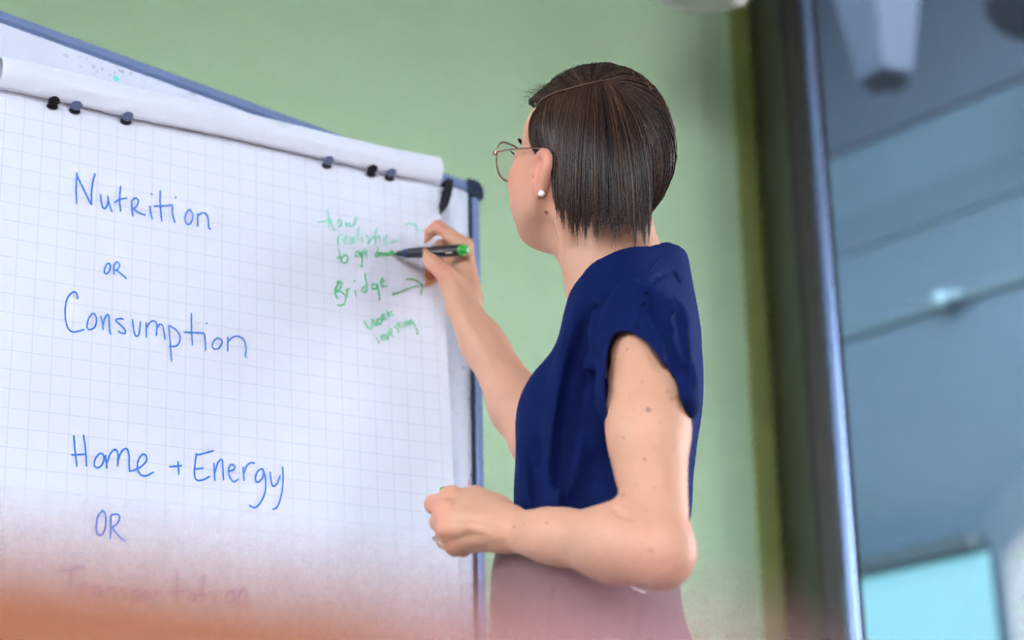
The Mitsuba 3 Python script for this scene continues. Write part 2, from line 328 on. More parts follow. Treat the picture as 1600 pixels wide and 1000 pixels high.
for c, su, sd in ((TR, 1, 1), (C0, -1, 1), (TR + ed * BH, 1, -1), (C0 + ed * BH, -1, -1)):
    pr = [(-0.016, -0.010), (-0.006, -0.0115), (0.004, -0.010), (0.0095, -0.004), (0.0115, 0.006), (0.010, 0.0165), (-0.0075, 0.0165), (-0.0085, 0.008), (-0.016, 0.006)]
    pr = [c + eu * a * su + ed * b * sd for a, b in pr]
    add('flip_chart_easel__corner_cap', extrude(pr, 0.026) if False else trimesh.convex.convex_hull(np.array([bpt(q, o) for q in pr for o in (-0.017, 0.010)])), 'navy_plastic', 30)
# stand: two front legs, a rear leg, a pen tray
bm = (C0 + TR) / 2 + ed * 0.6
def leg_to(c, off, foot): return tube([bpt(c, off), foot], 0.014, 14)
f1, f2, f3 = bpt(C0 + eu * 0.05 + ed * BH, -0.03), bpt(TR - eu * 0.05 + ed * BH, -0.03), bpt(bm, -0.6)
for a in (C0 + eu * 0.12 + ed * 0.2, TR - eu * 0.12 + ed * 0.2):
    ft = bpt(a + ed * 1.5, -0.03); ft[2] = 0.012
    add('flip_chart_easel__leg', tube([bpt(a, -0.03), ft], 0.014, 14), 'rail_metal', 40)
rear = bpt(bm, -0.62); rear[2] = 0.012
add('flip_chart_easel__leg', tube([bpt((C0 + TR) / 2 + ed * 0.2, -0.035), rear], 0.014, 14), 'rail_metal', 40)
add('flip_chart_easel__tray', board_slab([C0 + ed * (BH - 0.0), TR + ed * (BH - 0.0), TR + ed * (BH + 0.02), C0 + ed * (BH + 0.02)], -0.01, 0.07), 'rail_metal', False)
# hook arm at the right of the pad
out = [(697.5, 280), (708.5, 281.5), (708, 292), (705.5, 306), (701.5, 318), (696, 327), (690.5, 333), (688.5, 318), (693, 308), (696, 297)]
m = cat(extrude([paper_uv(on_board(x, y, 0.062)) for x, y in out], 0.012))
m = place(m, PO - PN * (BO - 0.062), PX, PD, np.cross(PX, PD)); add('flip_chart_easel__hook_arm', m, 'hole_black', 25); labels['flip_chart_easel__hook_arm'] = {'label': 'curved black paper hook'}
b0 = on_board(702, 283, 0.062)
add('flip_chart_easel__hook_mount', tube([b0, b0 - PN * 0.075], 0.005, 12), 'hole_black', 30)
rv = on_board(689, 296, 0.058); add('flip_chart_easel__rivet', place(lathe([(0, 0.004), (0.0025, 0.0035), (0.004, 0.001), (0.004, -0.05), (0, -0.05)], 20), rv, PX, -np.cross(PX, PN), PN), 'steel', 40)
labels['flip_chart_easel__rivet'] = {'label': 'small shiny rivet'}
def spot(px, py, r, key, col, lab):
    mat(key + '_ink', col, 0.5, 0.3)
    a = np.arange(14) * 2 * np.pi / 14; q = [bpt(board_uv(px, py) + r * np.array([math.cos(t) * (1 + 0.2 * math.sin(2 * t)), math.sin(t)]), 0.0008) for t in a]
    q2 = [p - PN * 0.0012 for p in q]
    k = add('flip_chart_easel__marker_spot', trimesh.convex.convex_hull(np.array(q + q2)), key + '_ink', False); labels[k] = {'label': lab}
spot(181.5, 123, 0.0042, 'teal', lin(110, 210, 190), 'pale teal marker spot')
spot(732.5, 755, 0.0024, 'pink', lin(235, 130, 185), 'pink marker spot')
spot(737, 743, 0.0028, 'petrol', lin(60, 120, 140), 'dark teal marker spot')
spot(63, 103, 0.0016, 'grey', lin(120, 128, 140), 'small grey speck')
tag('flip_chart_easel', 'white flip chart board in a bluish aluminium frame with dark corner caps', 'flip chart')

# ------------------------------------------------------------------ the paper pad
U0, U1, V0, V1 = -0.045, 24.65 * CELL, -0.004, 0.93
def top_v(u):                             # the fold line under the roll, traced along the sheet
    return np.interp(u, [uvs[0] for uvs in FOLD], [uvs[1] for uvs in FOLD])
FOLD = [paper_uv(on_paper(x, y)) for x, y in ((-40, 131), (0, 140), (85, 158), (200, 185), (360, 217), (515, 252), (612, 274), (690, 288), (720, 294))]
nu, nv = 40, 60; us = np.linspace(U0, U1, nu); g = []
for i, t in enumerate(np.linspace(0, 1, nv)):
    for u in us:
        v = top_v(u) + (V1 - top_v(u)) * t; off = 0.0025 * math.sin(u * 9) * t + 0.006 * max(0, (u - 0.45) / 0.17) ** 2 * t * (1 if t < 2 else 0)
        g.append(paper_pt(u, v, off))
g = np.array(g); fq = np.array([[i * nu + j, i * nu + j + 1, (i + 1) * nu + j + 1, (i + 1) * nu + j] for i in range(nv - 1) for j in range(nu - 1)])
uvp = np.array([paper_uv(p) for p in g])
tri = np.vstack([fq[:, [0, 1, 2]], fq[:, [0, 2, 3]]])
add('flip_chart_pad__sheet', trimesh.Trimesh(g, tri, process=False), 'grid_paper', True, uv=uvp); labels['flip_chart_pad__sheet'] = {'label': 'top sheet printed with a fine square grid'}
# the sheets behind it
back = [(U0 - 0.002, -0.02), (U1 + 0.004, -0.02), (U1 + 0.006, V1 + 0.004), (U0 - 0.002, V1 + 0.002)]
add('flip_chart_pad__under_sheets', trimesh.convex.convex_hull(np.array([paper_pt(u, v, o) for u, v in back for o in (-0.004, -0.009)])), 'white_paper', False)
# turned-over sheets: a soft roll along the top
prof = spline([(0.001, 0.000), (0.012, 0.003), (0.0215, -0.010), (0.0225, -0.022), (0.016, -0.036), (0.003, -0.0445), (-0.012, -0.0435), (-0.028, -0.030), (-0.034, 0.0), (-0.034, 0.05)], 6)   # (towards the room, down)
nrm = np.gradient(prof, axis=0); nrm = np.stack([nrm[:, 1], -nrm[:, 0]], 1); nrm /= np.linalg.norm(nrm, axis=1, keepdims=True)
if nrm[8, 0] > 0: nrm = -nrm
ring = np.vstack([prof, (prof + nrm * 0.0022)[::-1]])
rows = []
ul = np.linspace(paper_uv(on_paper(3, 118, 0.02))[0], paper_uv(on_paper(692, 265, 0.02))[0], 50)
for u in ul:
    sc = 1.05 - 0.12 * (u - ul[0]) / (ul[-1] - ul[0]) + 0.02 * math.sin(u * 11)
    rows.append([paper_pt(u, top_v(u) + b * sc, a * sc + 0.001) for a, b in ring])
rows = np.array(rows); K = len(ring); fr = []
for i in range(len(ul) - 1):
    for j in range(K): fr += [[i * K + j, (i + 1) * K + j, (i + 1) * K + (j + 1) % K], [i * K + j, (i + 1) * K + (j + 1) % K, i * K + (j + 1) % K]]
h = len(prof)
for i0 in (0, (len(ul) - 1) * K):
    for j in range(h - 1): fr += [[i0 + j, i0 + j + 1, i0 + K - 2 - j], [i0 + j, i0 + K - 2 - j, i0 + K - 1 - j]]
add('flip_chart_pad__turned_sheets', trimesh.Trimesh(rows.reshape(-1, 3), fr, process=False), 'white_paper', 40); labels['flip_chart_pad__turned_sheets'] = {'label': 'white roll of sheets turned over the top'}
def disc(px, py, rx, ry, off, key, m, tilt=0.0):
    c = paper_uv(on_paper(px, py, off)); a = np.arange(20) * 2 * np.pi / 20
    q = np.array([paper_pt(c[0] + rx * math.cos(t), c[1] + ry * math.sin(t), off + tilt * ry * math.sin(t)) for t in a])
    add(key, trimesh.convex.convex_hull(np.vstack([q, q - PN * 0.002])), m, False)
for x, y, full in ((83, 161, 1), (118, 168, 0), (198, 185, 0), (512, 254, 0), (581, 267, 1), (610, 273, 0)):
    disc(x - 1, y + 4.5, 0.0075, 0.0045, 0.0035, 'flip_chart_pad__punch_hole', 'hole_black')
    disc(x + 2, y - 3.5, 0.0074, 0.0040, 0.0155, 'flip_chart_pad__punch_hole', 'hole_black' if full else 'hole_grey', -1.3)

# ------------------------------------------------------------------ handwriting: marker strokes on the sheet
def ink(key, c): mat(key, c, 0.6, 0.2)
ink('blue_ink', lin(58, 118, 205)); ink('blue_ink_worn', lin(88, 100, 178)); ink('violet_ink', lin(110, 95, 165))
ink('green_faint', lin(112, 206, 172)); ink('green_mid', lin(64, 186, 116)); ink('green_ink', lin(48, 170, 80)); ink('green_dark', lin(52, 140, 60))
def strokes(ox, oy, s, lines, w, m, label, dots=()):
    ms = []
    for ln in lines:
        p = spline(ln, 7); p = np.array([paper_uv(on_paper(ox + x / s, oy + y / s, 0.003)) for x, y in p])
        t = np.gradient(p, axis=0); t /= np.maximum(np.linalg.norm(t, axis=1, keepdims=True), 1e-9); nn = np.stack([-t[:, 1], t[:, 0]], 1)
        ww = 0.88 * w / 2 * np.ones(len(p)); ww[0] *= 0.7; ww[-1] *= 0.6
        L, R = p + nn * ww[:, None], p - nn * ww[:, None]
        off = np.array([0.0012 + 0.0025 * math.sin(u * 9) * 1.0 * min(1, max(0, v / 0.9)) + 0.006 * max(0, (u - 0.45) / 0.17) ** 2 * min(1, max(0, v / 0.9)) for u, v in p])
        q = np.array([paper_pt(*a, o) for a, o in zip(L, off)] + [paper_pt(*a, o) for a, o in zip(R, off)]); n = len(p)
        f = [[i, i + 1, n + i + 1] for i in range(n - 1)] + [[i, n + i + 1, n + i] for i in range(n - 1)]
        ms.append(trimesh.Trimesh(q, f, process=False))
    for x, y in dots:
        c = paper_uv(on_paper(ox + x / s, oy + y / s, 0.003)); a = np.arange(10) * 2 * np.pi / 10
        q = [paper_pt(c[0] + w * 0.6 * math.cos(t), c[1] + w * 0.6 * math.sin(t), 0.0022) for t in a]
        ms.append(trimesh.Trimesh(np.array(q), [[0, i, i + 1] for i in range(1, 9)], process=False))
    k = add('flip_chart_pad__handwriting', cat(*ms), m, False); labels[k] = {'label': label}
A = (60, 240, 4.547)
strokes(*A, [[(277,130),(272,240),(275,355)], [(277,150),(330,260),(380,362)], [(380,362),(380,280),(390,200),(408,137)],
 [(445,283),(450,340),(465,385),(485,375),(497,340),(497,295)], [(497,295),(505,350),(528,415)], [(588,225),(580,320),(588,412)], [(540,345),(580,322),(635,310)],
 [(665,335),(668,390),(675,443)], [(665,335),(690,312),(715,330),(700,370),(675,390)], [(675,385),(715,415),(765,435)], [(795,365),(800,410),(812,465)],
 [(870,255),(868,360),(880,480)], [(822,370),(890,368),(955,362)], [(955,362),(958,430),(975,490)], [(1075,390),(1050,430),(1045,475),(1070,500),(1095,470),(1100,425),(1075,390)],
 [(1135,420),(1135,515)], [(1135,440),(1165,418),(1200,430),(1212,480),(1215,525),(1232,535)]], 0.0026, 'blue_ink', 'blue handwritten word Nutrition', [(806,288),(978,308)])
strokes(*A, [[(490,778),(472,820),(478,850),(500,840),(515,805),(508,780),(490,778)], [(538,790),(540,858)], [(538,795),(560,767),(580,785),(570,815),(540,828)], [(560,828),(595,855),(633,890)]], 0.0023, 'blue_ink', 'blue handwritten OR under Nutrition')
B = (60, 440, 4.444)
strokes(*B, [[(277,120),(268,80),(245,70),(205,110),(188,200),(200,300),(235,345),(285,340),(323,328)], [(375,218),(350,260),(340,310),(360,332),(395,310),(407,260),(390,222),(375,218)],
 [(435,235),(447,285),(452,335)], [(452,300),(465,250),(488,225),(495,290),(497,345),(510,365)], [(595,258),(560,255),(540,268),(575,300),(605,335),(600,358),(575,352),(552,338)],
 [(655,258),(662,320),(675,370),(693,375),(705,340),(710,275)], [(750,280),(752,390)], [(752,320),(775,285),(805,270),(825,300),(820,378)], [(822,330),(845,295),(865,305),(875,350),(882,402)],
 [(908,298),(918,430),(928,555)], [(908,300),(960,335),(988,385),(965,440),(908,450)], [(1066,215),(1066,330),(1072,445)], [(1010,348),(1090,352),(1155,355)], [(1155,355),(1162,420),(1164,480)],
 [(1250,385),(1220,410),(1210,450),(1235,468),(1265,450),(1278,410),(1250,385)], [(1318,380),(1318,485)], [(1320,415),(1360,380),(1400,380),(1435,410),(1445,470),(1440,510),(1453,525)]], 0.0023, 'blue_ink', 'blue handwritten word Consumption', [(1170,288)])
C = (60, 660, 3.81)
strokes(*C, [[(213,75),(220,170),(232,262)], [(270,72),(282,160),(288,262)], [(197,192),(240,190),(287,186)], [(365,182),(340,215),(333,250),(352,270),(380,250),(393,215),(385,188),(365,182)],
 [(400,190),(405,230),(410,275)], [(410,240),(430,185),(458,160),(475,190),(472,262)], [(474,230),(495,175),(525,155),(540,190),(542,250),(545,295)],
 [(545,292),(600,270),(640,235),(645,205),(625,188),(600,215),(590,265),(605,305),(640,318),(690,293)], [(832,230),(838,310)], [(780,263),(858,256)],
 [(943,178),(935,240),(930,300),(940,338),(975,342),(1025,320)], [(943,193),(990,182),(1047,167)], [(928,277),(988,270)], [(1047,240),(1052,348)], [(1052,300),(1070,240),(1095,220),(1100,270),(1105,345)],
 [(1130,290),(1165,280),(1172,258),(1150,250),(1135,275),(1140,320),(1165,352),(1195,335)], [(1220,262),(1228,348)], [(1228,300),(1245,255),(1270,238),(1292,243)],
 [(1345,290),(1330,275),(1305,295),(1295,335),(1308,355),(1335,330),(1345,290)], [(1338,270),(1355,330),(1355,400),(1335,460),(1295,505),(1255,490)],
 [(1383,290),(1388,340),(1400,378),(1425,360),(1445,310)], [(1458,260),(1460,340),(1450,430),(1425,500),(1395,518)]], 0.0025, 'blue_ink', 'blue handwritten words Home + Energy')
strokes(*C, [[(385,523),(355,560),(345,620),(350,660),(375,670),(398,630),(402,560),(390,528),(375,525)], [(432,550),(432,620),(428,695)], [(432,552),(470,545),(485,565),(470,600),(435,628)], [(440,628),(480,675),(520,710)]], 0.0025, 'blue_ink', 'blue handwritten OR under Home + Energy')
D = (0, 820, 2.0)
strokes(*D, [[(190,145),(230,135),(268,128)], [(222,140),(220,205)], [(250,182),(254,215)], [(253,192),(264,180),(275,182)], [(312,190),(292,198),(294,222),(312,216),(314,190),(318,222)],
 [(335,192),(338,226)], [(338,205),(352,192),(360,204),(362,228)], [(392,198),(378,202),(390,214),(394,226),(378,228)], [(412,200),(416,258)], [(413,204),(432,204),(434,222),(416,230)],
 [(455,203),(443,216),(450,232),(466,226),(468,210),(455,203)], [(482,205),(485,236)], [(484,216),(496,204),(508,208)], [(555,142),(553,238)], [(520,213),(590,205)],
 [(606,212),(590,218),(592,238),(606,232),(608,212),(614,240)], [(640,157),(634,200),(632,242)], [(606,220),(670,212)], [(675,205),(676,246)], [(722,205),(706,222),(710,244),(730,240),(736,218),(722,205)],
 [(748,203),(746,252)], [(747,222),(762,198),(772,212),(772,240),(770,264)]], 0.0024, 'violet_ink', 'blue handwritten word Transportation, half hidden', [(678,178)])
E1 = (490, 310, 8.33)
strokes(*E1, [[(187,130),(205,260),(203,380)], [(60,308),(130,295),(240,260)], [(205,330),(235,280),(250,340),(270,405),(292,400)], [(345,255),(325,300),(335,360),(365,345),(370,290),(345,255)],
 [(430,290),(440,360),(475,310),(490,360),(540,320),(570,230)]], 0.00203, 'green_faint', 'pale green handwritten word how')
strokes(*E1, [[(320,490),(328,600)], [(325,530),(355,470),(395,460)], [(385,545),(430,520),(425,480),(400,520),(405,580),(440,570)], [(520,490),(485,530),(490,575),(520,560),(525,490),(530,575)], [(600,360),(575,480),(580,570)],
 [(632,490),(645,575)], [(710,480),(690,475),(735,530),(720,585),(690,560)], [(830,380),(815,480),(818,600)], [(745,520),(880,475)], [(865,490),(875,560)], [(975,465),(935,520),(935,570),(980,580),(1110,535)]], 0.00203, 'green_faint', 'pale green handwritten word realistic', [(655,410)])
strokes(*E1, [[(340,650),(350,730),(372,815)], [(300,770),(380,755),(430,720)], [(440,720),(385,760),(375,820),(420,830),(455,790),(440,720)],
 [(600,680),(560,690),(555,745),(590,745),(600,690)], [(600,690),(640,790),(635,880),(610,870)], [(620,725),(655,700),(640,680),(625,720),(650,755)], [(680,630),(695,700),(705,780)], [(660,705),(715,680)]], 0.00218, 'green_mid', 'green handwritten words to get')
strokes(*E1, [[(850,690),(815,710),(815,745),(850,740),(855,690)], [(835,625),(850,680),(858,745)], [(890,690),(875,720),(890,745),(910,720),(890,690)], [(925,690),(935,740),(960,700),(975,740),(1000,690)], [(1010,660),(1020,740)], [(1020,700),(1050,680),(1065,725)]], 0.00234, 'green_ink', 'green handwritten word down ending at the pen tip')
strokes(*E1, [[(1195,345),(1250,320),(1330,340),(1365,400),(1340,455)]], 0.00187, 'green_faint', 'pale green question mark above the hand', [(1300,565)])
G = (500, 410, 6.667)
strokes(*G, [[(218,190),(162,290),(190,370)], [(162,294),(206,276),(232,232),(226,196),(206,188),(180,212)], [(165,297),(230,302),(275,350),(262,420),(215,445),(185,432)], [(275,275),(300,355)], [(290,310),(300,270),(315,262)], [(372,285),(385,350)],
 [(490,240),(455,260),(455,300),(490,295),(495,240)], [(470,105),(485,180),(500,290)], [(590,215),(555,225),(550,265),(590,265),(600,215)], [(600,220),(620,300),(630,380)], [(640,225),(662,185),(655,160),(640,200),(660,245),(712,238)]], 0.00234, 'green_mid', 'green handwritten word Bridge', [(365,190)])
strokes(*G, [[(760,335),(780,322),(760,310)], [(762,332),(860,295),(980,250),(1076,232)], [(900,168),(980,172),(1040,200),(1078,240)], [(1078,240),(1065,290),(1058,335)]], 0.00226, 'green_dark', 'dark green arrow pointing right after Bridge')
strokes(*G, [[(465,598),(535,688),(553,575)], [(553,575),(592,652),(605,585)], [(625,575),(605,610),(630,640),(648,600),(625,575)], [(648,548),(668,605)], [(648,548),(672,535),(668,570),(700,592)], [(705,490),(728,580)], [(760,500),(716,545),(770,545)]], 0.00218, 'green_mid', 'green handwritten word Work')
strokes(*G, [[(590,775),(630,845)], [(640,760),(665,815)], [(650,775),(670,745),(690,810)], [(690,740),(715,800),(720,720)], [(735,745),(760,710),(740,690),(735,740),(775,760)], [(800,650),(785,665),(825,700),(815,735)], [(815,600),(850,690)], [(810,645),(850,625)],
 [(870,630),(885,680)], [(895,620),(915,670)], [(900,630),(915,605),(940,650)], [(960,590),(935,610),(950,640),(970,610)], [(960,590),(1000,670),(1025,735),(1005,740)]], 0.00187, 'green_mid', 'green handwritten word investing')
tag('flip_chart_pad', 'large white gridded paper pad with blue and green handwriting, rolled over at the top', 'paper pad')

# ------------------------------------------------------------------ the woman
UP = np.array([0, 0, 1.0])
def skin_fn(p, n, uv): return mi.Color3f(1)
def skin_base(): return {'type': 'mesh_attribute', 'name': 'vertex_color'}
mat('skin', skin_base(), 0.48, 0.38)
mat('navy_cloth', proc(lambda p, n, uv: mi.Color3f(*lin(5, 23, 70)) * (0.86 + 0.28 * noise(p.x * 900, p.y * 900, p.z * 1400))), 0.8, 0.12, sheen=0.1, sheen_tint=0.9)
mat('taupe_cloth', proc(lambda p, n, uv: mi.Color3f(*lin(104, 84, 84)) * (0.9 + 0.2 * noise(p.x * 700, p.y * 700, p.z * 900))), 0.8, 0.2, sheen=0.3)
PY = 1.99                                                   # how far into the room she stands
# heading of head and trunk (to the left and away from the camera)
def axes(a, up_tilt=0.0):
    f = np.array([-math.cos(a), math.sin(a), 0]); l = np.array([-math.sin(a), -math.cos(a), 0])
    c, s = math.cos(up_tilt), math.sin(up_tilt)
    return f * c + UP * s, l, UP * c - f * s
HF, HL, HU = axes(math.radians(42), math.radians(15))
TF, TL_, TU = axes(math.radians(22))
HM = W(906, 287, PY)                                        # midway between the ears
def hd(f, l, u): return HM + HF * f + HL * l + HU * u
HAX, TAX = np.array([HF, HL, HU]), np.array([TF, TL_, TU])

# --- head, neck, trunk
fb = Field([W(660, 800, 2.0)[0] - 0.02, 1.66, 0.91], [W(1110, 800, PY)[0] + 0.03, 2.40, 1.74], 0.0021)
fl = fr_ = fb
fb.ell(hd(-0.010, 0, 0.050), (0.088, 0.072, 0.088), HAX, 0.0)                       # cranium
fb.ell(hd(0.0360, 0, 0.060), (0.047, 0.060, 0.055), HAX, 0.03)                       # brow
fb.ell(hd(0.0350, 0, -0.008), (0.050, 0.053, 0.062), HAX, 0.03)                      # mid face
for s in (-1, 1):
    fb.ell(hd(0.0490, s * 0.040, -0.006), (0.026, 0.024, 0.024), HAX, 0.03)          # cheekbones
    fb.cone(hd(-0.002, s * 0.055, -0.028), hd(0.0420, s * 0.026, -0.062), 0.020, 0.017, 0.028)   # jaw line
    fb.ell(hd(0.028, s * 0.045, -0.036), (0.030, 0.022, 0.030), HAX, 0.025)         # cheeks
fb.ell(hd(0.0570, 0, -0.063), (0.022, 0.023, 0.016), HAX, 0.022)                     # chin
fb.cone(hd(-0.02, 0, -0.040), hd(0.0330, 0, -0.058), 0.034, 0.020, 0.03)             # under the jaw
for s in (-1, 1): fb.ell(hd(0.0880, s * 0.031, 0.028), (0.016, 0.019, 0.013), HAX, 0.014, 'cut')   # eye sockets
fb.cone(hd(0.0810, 0, 0.032), hd(0.1020, 0, -0.005), 0.0075, 0.0105, 0.012)           # nose
for s in (-1, 1): fb.ell(hd(0.0920, s * 0.0105, -0.009), (0.010, 0.0075, 0.0075), HAX, 0.006)
for s in (-1, 1): fb.ell(hd(0.0940, s * 0.006, -0.017), (0.004, 0.003, 0.004), HAX, 0.002, 'cut')
for s in (-1, 1):
    fb.ell(hd(0.0745, s * 0.031, 0.0285), (0.0145, 0.0165, 0.0125), HAX, 0.004)     # lids
    fb.ell(hd(0.0890, s * 0.031, 0.0275), (0.010, 0.0125, 0.0042), HAX, 0.002, 'cut')
fb.ell(hd(0.0810, 0, -0.036), (0.0125, 0.022, 0.0055), HAX, 0.006)                   # lips
fb.ell(hd(0.0800, 0, -0.045), (0.0125, 0.019, 0.006), HAX, 0.006)
fb.ell(hd(0.0960, 0, -0.0405), (0.008, 0.024, 0.0012), HAX, 0.003, 'cut')
nk = W(960, 425, PY + 0.005)
fb.cone(hd(-0.030, 0, -0.010), nk, 0.049, 0.050, 0.03)                               # neck
fb.cone(hd(-0.052, 0, 0.0), nk - TF * 0.012, 0.036, 0.045, 0.03)
for s in (-1, 1):
    fb.cone(hd(-0.022, s * 0.058, -0.028), nk + TF * 0.040 + TL_ * s * 0.016 - UP * 0.05, 0.013, 0.009, 0.016)   # neck muscles
fb.cone(hd(0.01, 0, -0.062), nk + TF * 0.026 - UP * 0.01, 0.022, 0.024, 0.03)         # throat
# ears: a tilted shell with a rolled rim, standing a little off the head
for s in (-1, 1):
    e = lambda f, u, l: hd(f - 0.005, s * (0.0715 + l), -0.042 + (u + 0.02) * 0.80)
    pts = [(0.006, 0.016, 0.004), (0.006, 0.032, 0.008), (-0.002, 0.041, 0.013), (-0.014, 0.040, 0.018), (-0.022, 0.029, 0.021), (-0.023, 0.014, 0.020), (-0.018, -0.001, 0.015), (-0.010, -0.014, 0.009), (-0.004, -0.021, 0.006)]
    ep = spline(np.array([e(*p) for p in pts]), 4); er = np.interp(np.linspace(0, 1, len(ep)), [0, 0.3, 0.7, 1], [0.0040, 0.0046, 0.0048, 0.0062])
    for i in range(len(ep) - 1): fb.cone(ep[i], ep[i + 1], er[i], er[i + 1], 0.004)
    for u_, f_, l_ in ((0.028, -0.010, 0.012), (0.016, -0.011, 0.012), (0.004, -0.009, 0.009), (-0.008, -0.004, 0.005)): fb.cone(e(f_ + 0.009, u_, l_ - 0.007), e(f_ - 0.010, u_, l_ + 0.006), 0.0044, 0.0044, 0.006)
    fb.cone(e(0.008, 0.012, 0.003), e(0.004, -0.006, 0.003), 0.006, 0.006, 0.006)
SHL, SHR = W(1008, 530, 1.85), W(978, 512, 2.08)
SHL_n = SHL
ch = W(985, 610, PY)
fb.ell(ch, (0.052, 0.110, 0.150), TAX, 0.03)
fb.cone(SHL, SHR, 0.038, 0.038, 0.03)
fb.cone(nk, nk - UP * 0.09 - TF * 0.012, 0.050, 0.052, 0.03)
for s, sh in ((1, SHL), (-1, SHR)): fb.cone(nk - UP * 0.05, sh, 0.034, 0.032, 0.03)
fb.ell(W(940, 760, PY), (0.070, 0.100, 0.15), TAX, 0.03)

# --- left arm (near the camera), bent, hand closed round a marker cap
DY = -0.085
EL, WL = W(1027, 858, 1.755), W(797, 829, 1.95 + DY)
ud = unit(EL - SHL); fdv = unit(WL - EL)
mid = SHL + (EL - SHL) * 0.45
fl.cone(SHL, mid, 0.0385, 0.0385, 0.01); fl.cone(mid, EL, 0.0385, 0.0335, 0.02)
fl.ell(SHL + (EL - SHL) * 0.42 + TF * 0.006, (0.034, 0.034, 0.10), TAX, 0.03)
fl.ell(EL - fdv * 0.009 - UP * 0.010, (0.018, 0.021, 0.018), np.eye(3), 0.03)          # point of the elbow
fa = EL + (WL - EL) * 0.28
palm_n = unit(np.cross(fdv, UP))
if palm_n[1] > 0: palm_n = -palm_n                                                   # towards the camera: back of the hand
fl.cone(EL, fa, 0.0345, 0.0350, 0.02); fl.cone(fa, EL + (WL - EL) * 0.72, 0.0350, 0.0262, 0.03)
fl.cone(EL + (WL - EL) * 0.65, WL, 0.0265, 0.0232, 0.02, flat=palm_n, fs=0.86)
def chain(f, pts, rs, k=0.006, k0=0.012):
    for i in range(len(pts) - 1): f.cone(pts[i], pts[i + 1], rs[i], rs[i + 1], k0 if i == 0 else k)
HLm = dict(i=W(706, 780, 1.995 + DY), m=W(697, 800, 1.975 + DY), r=W(701, 827, 1.972 + DY), p=W(714, 849, 1.985 + DY))
for q, w0, r0, r1 in (('i', W(788, 814, 1.955 + DY), 0.015, 0.0135), ('m', W(788, 821, 1.948 + DY), 0.016, 0.0135), ('r', W(788, 831, 1.95 + DY), 0.016, 0.0130), ('p', W(786, 839, 1.957 + DY), 0.014, 0.0120)):
    fl.cone(w0, HLm[q], r0, r1, 0.014)
fl.cone(W(770, 804, 1.985 + DY), W(735, 792, 2.02 + DY), 0.017, 0.014, 0.016)
fl.cone(W(796, 818, 1.955 + DY), W(742, 788, 1.998 + DY), 0.016, 0.015, 0.016)
chain(fl, [HLm['i'], W(678, 788, 2.035 + DY), W(688, 800, 2.062 + DY), W(705, 800, 2.066 + DY)], [0.0128, 0.0108, 0.0094, 0.0080], 0.004, 0.008)
chain(fl, [HLm['m'], W(686, 816, 2.018 + DY), W(703, 824, 2.043 + DY), W(720, 817, 2.036 + DY)], [0.0125, 0.0105, 0.0092, 0.0080], 0.004, 0.007)
chain(fl, [HLm['r'], W(694, 842, 2.012 + DY), W(710, 846, 2.035 + DY), W(726, 836, 2.028 + DY)], [0.0122, 0.0100, 0.0088, 0.0078], 0.004, 0.007)
chain(fl, [HLm['p'], W(710, 856, 2.015 + DY), W(724, 858, 2.030 + DY), W(738, 850, 2.022 + DY)], [0.0112, 0.0092, 0.0082, 0.0072], 0.004, 0.007)
chain(fl, [W(780, 800, 1.985 + DY), W(742, 777, 2.028 + DY), W(714, 777, 2.060 + DY), W(697, 782, 2.075 + DY)], [0.0165, 0.0130, 0.0105, 0.0085], 0.005, 0.014)
# tendons and veins on the back of the hand
for a, b in ((W(775, 812, 1.936 + DY), W(703, 804, 1.962 + DY)), (W(775, 825, 1.932 + DY), W(706, 826, 1.958 + DY)), (W(772, 800, 1.948 + DY), W(712, 784, 1.982 + DY)), (W(772, 840, 1.938 + DY), W(718, 846, 1.972 + DY))):
    fl.cone(a, b, 0.0032, 0.0042, 0.008)
for q in 'imrp': fl.ell(HLm[q] + palm_n * 0.006 - fdv * 0.0, (0.0095, 0.0095, 0.0095), np.eye(3), 0.010)
fl.cone(W(780, 838, 1.934 + DY), W(735, 822, 1.944 + DY), 0.0024, 0.0024, 0.006); fl.cone(W(735, 822, 1.944 + DY), W(715, 834, 1.957 + DY), 0.0022, 0.0022, 0.006)

# --- right arm reaching to the sheet, marker between thumb and fingers
TIP = on_paper(614, 397, 0.003); PEN_END = W(731, 390.5, TIP[1] - 0.062); PEN_D = unit(PEN_END - TIP); PEN_LEN = np.linalg.norm(PEN_END - TIP)
def pen_at(px): t = (px - 614) / (731 - 614.0); return TIP + (PEN_END - TIP) * t
py_ = lambda px: pen_at(px)[1]
ER, WR = W(843, 688, 2.165), W(724, 484, 2.225)
fr_.cone(SHR, ER, 0.045, 0.036, 0.0)
fd = unit(WR - ER); m1 = ER + (WR - ER) * 0.25
fr_.cone(ER, m1, 0.0355, 0.0375, 0.02); fr_.cone(m1, ER + (WR - ER) * 0.75, 0.0375, 0.0265, 0.02); fr_.cone(ER + (WR - ER) * 0.7, WR, 0.0270, 0.0230, 0.02)
yb = TIP[1]
PR = dict(i=W(726, 384, yb - 0.020), m=W(723, 400, yb + 0.000), r=W(716, 414, yb + 0.018), p=W(710, 428, yb + 0.030))
for q, w0, r0, r1 in (('i', W(734, 470, yb - 0.035), 0.017, 0.0115), ('m', W(731, 472, yb - 0.025), 0.017, 0.0115), ('r', W(727, 474, yb - 0.015), 0.016, 0.011), ('p', W(722, 476, yb - 0.008), 0.015, 0.0105)):
    fr_.cone(w0, PR[q], r0, r1, 0.014)
chain(fr_, [PR['i'], W(684, 354, yb - 0.012), W(664, 370, yb - 0.012), W(650, 383, pen_at(650)[1] + 0.004)], [0.0112, 0.0092, 0.0080, 0.0068], 0.004, 0.008)
chain(fr_, [PR['m'], W(690, 384, yb + 0.022), W(664, 404, yb + 0.018), W(649, 411, yb + 0.004)], [0.0110, 0.0094, 0.0082, 0.0072], 0.004, 0.007)
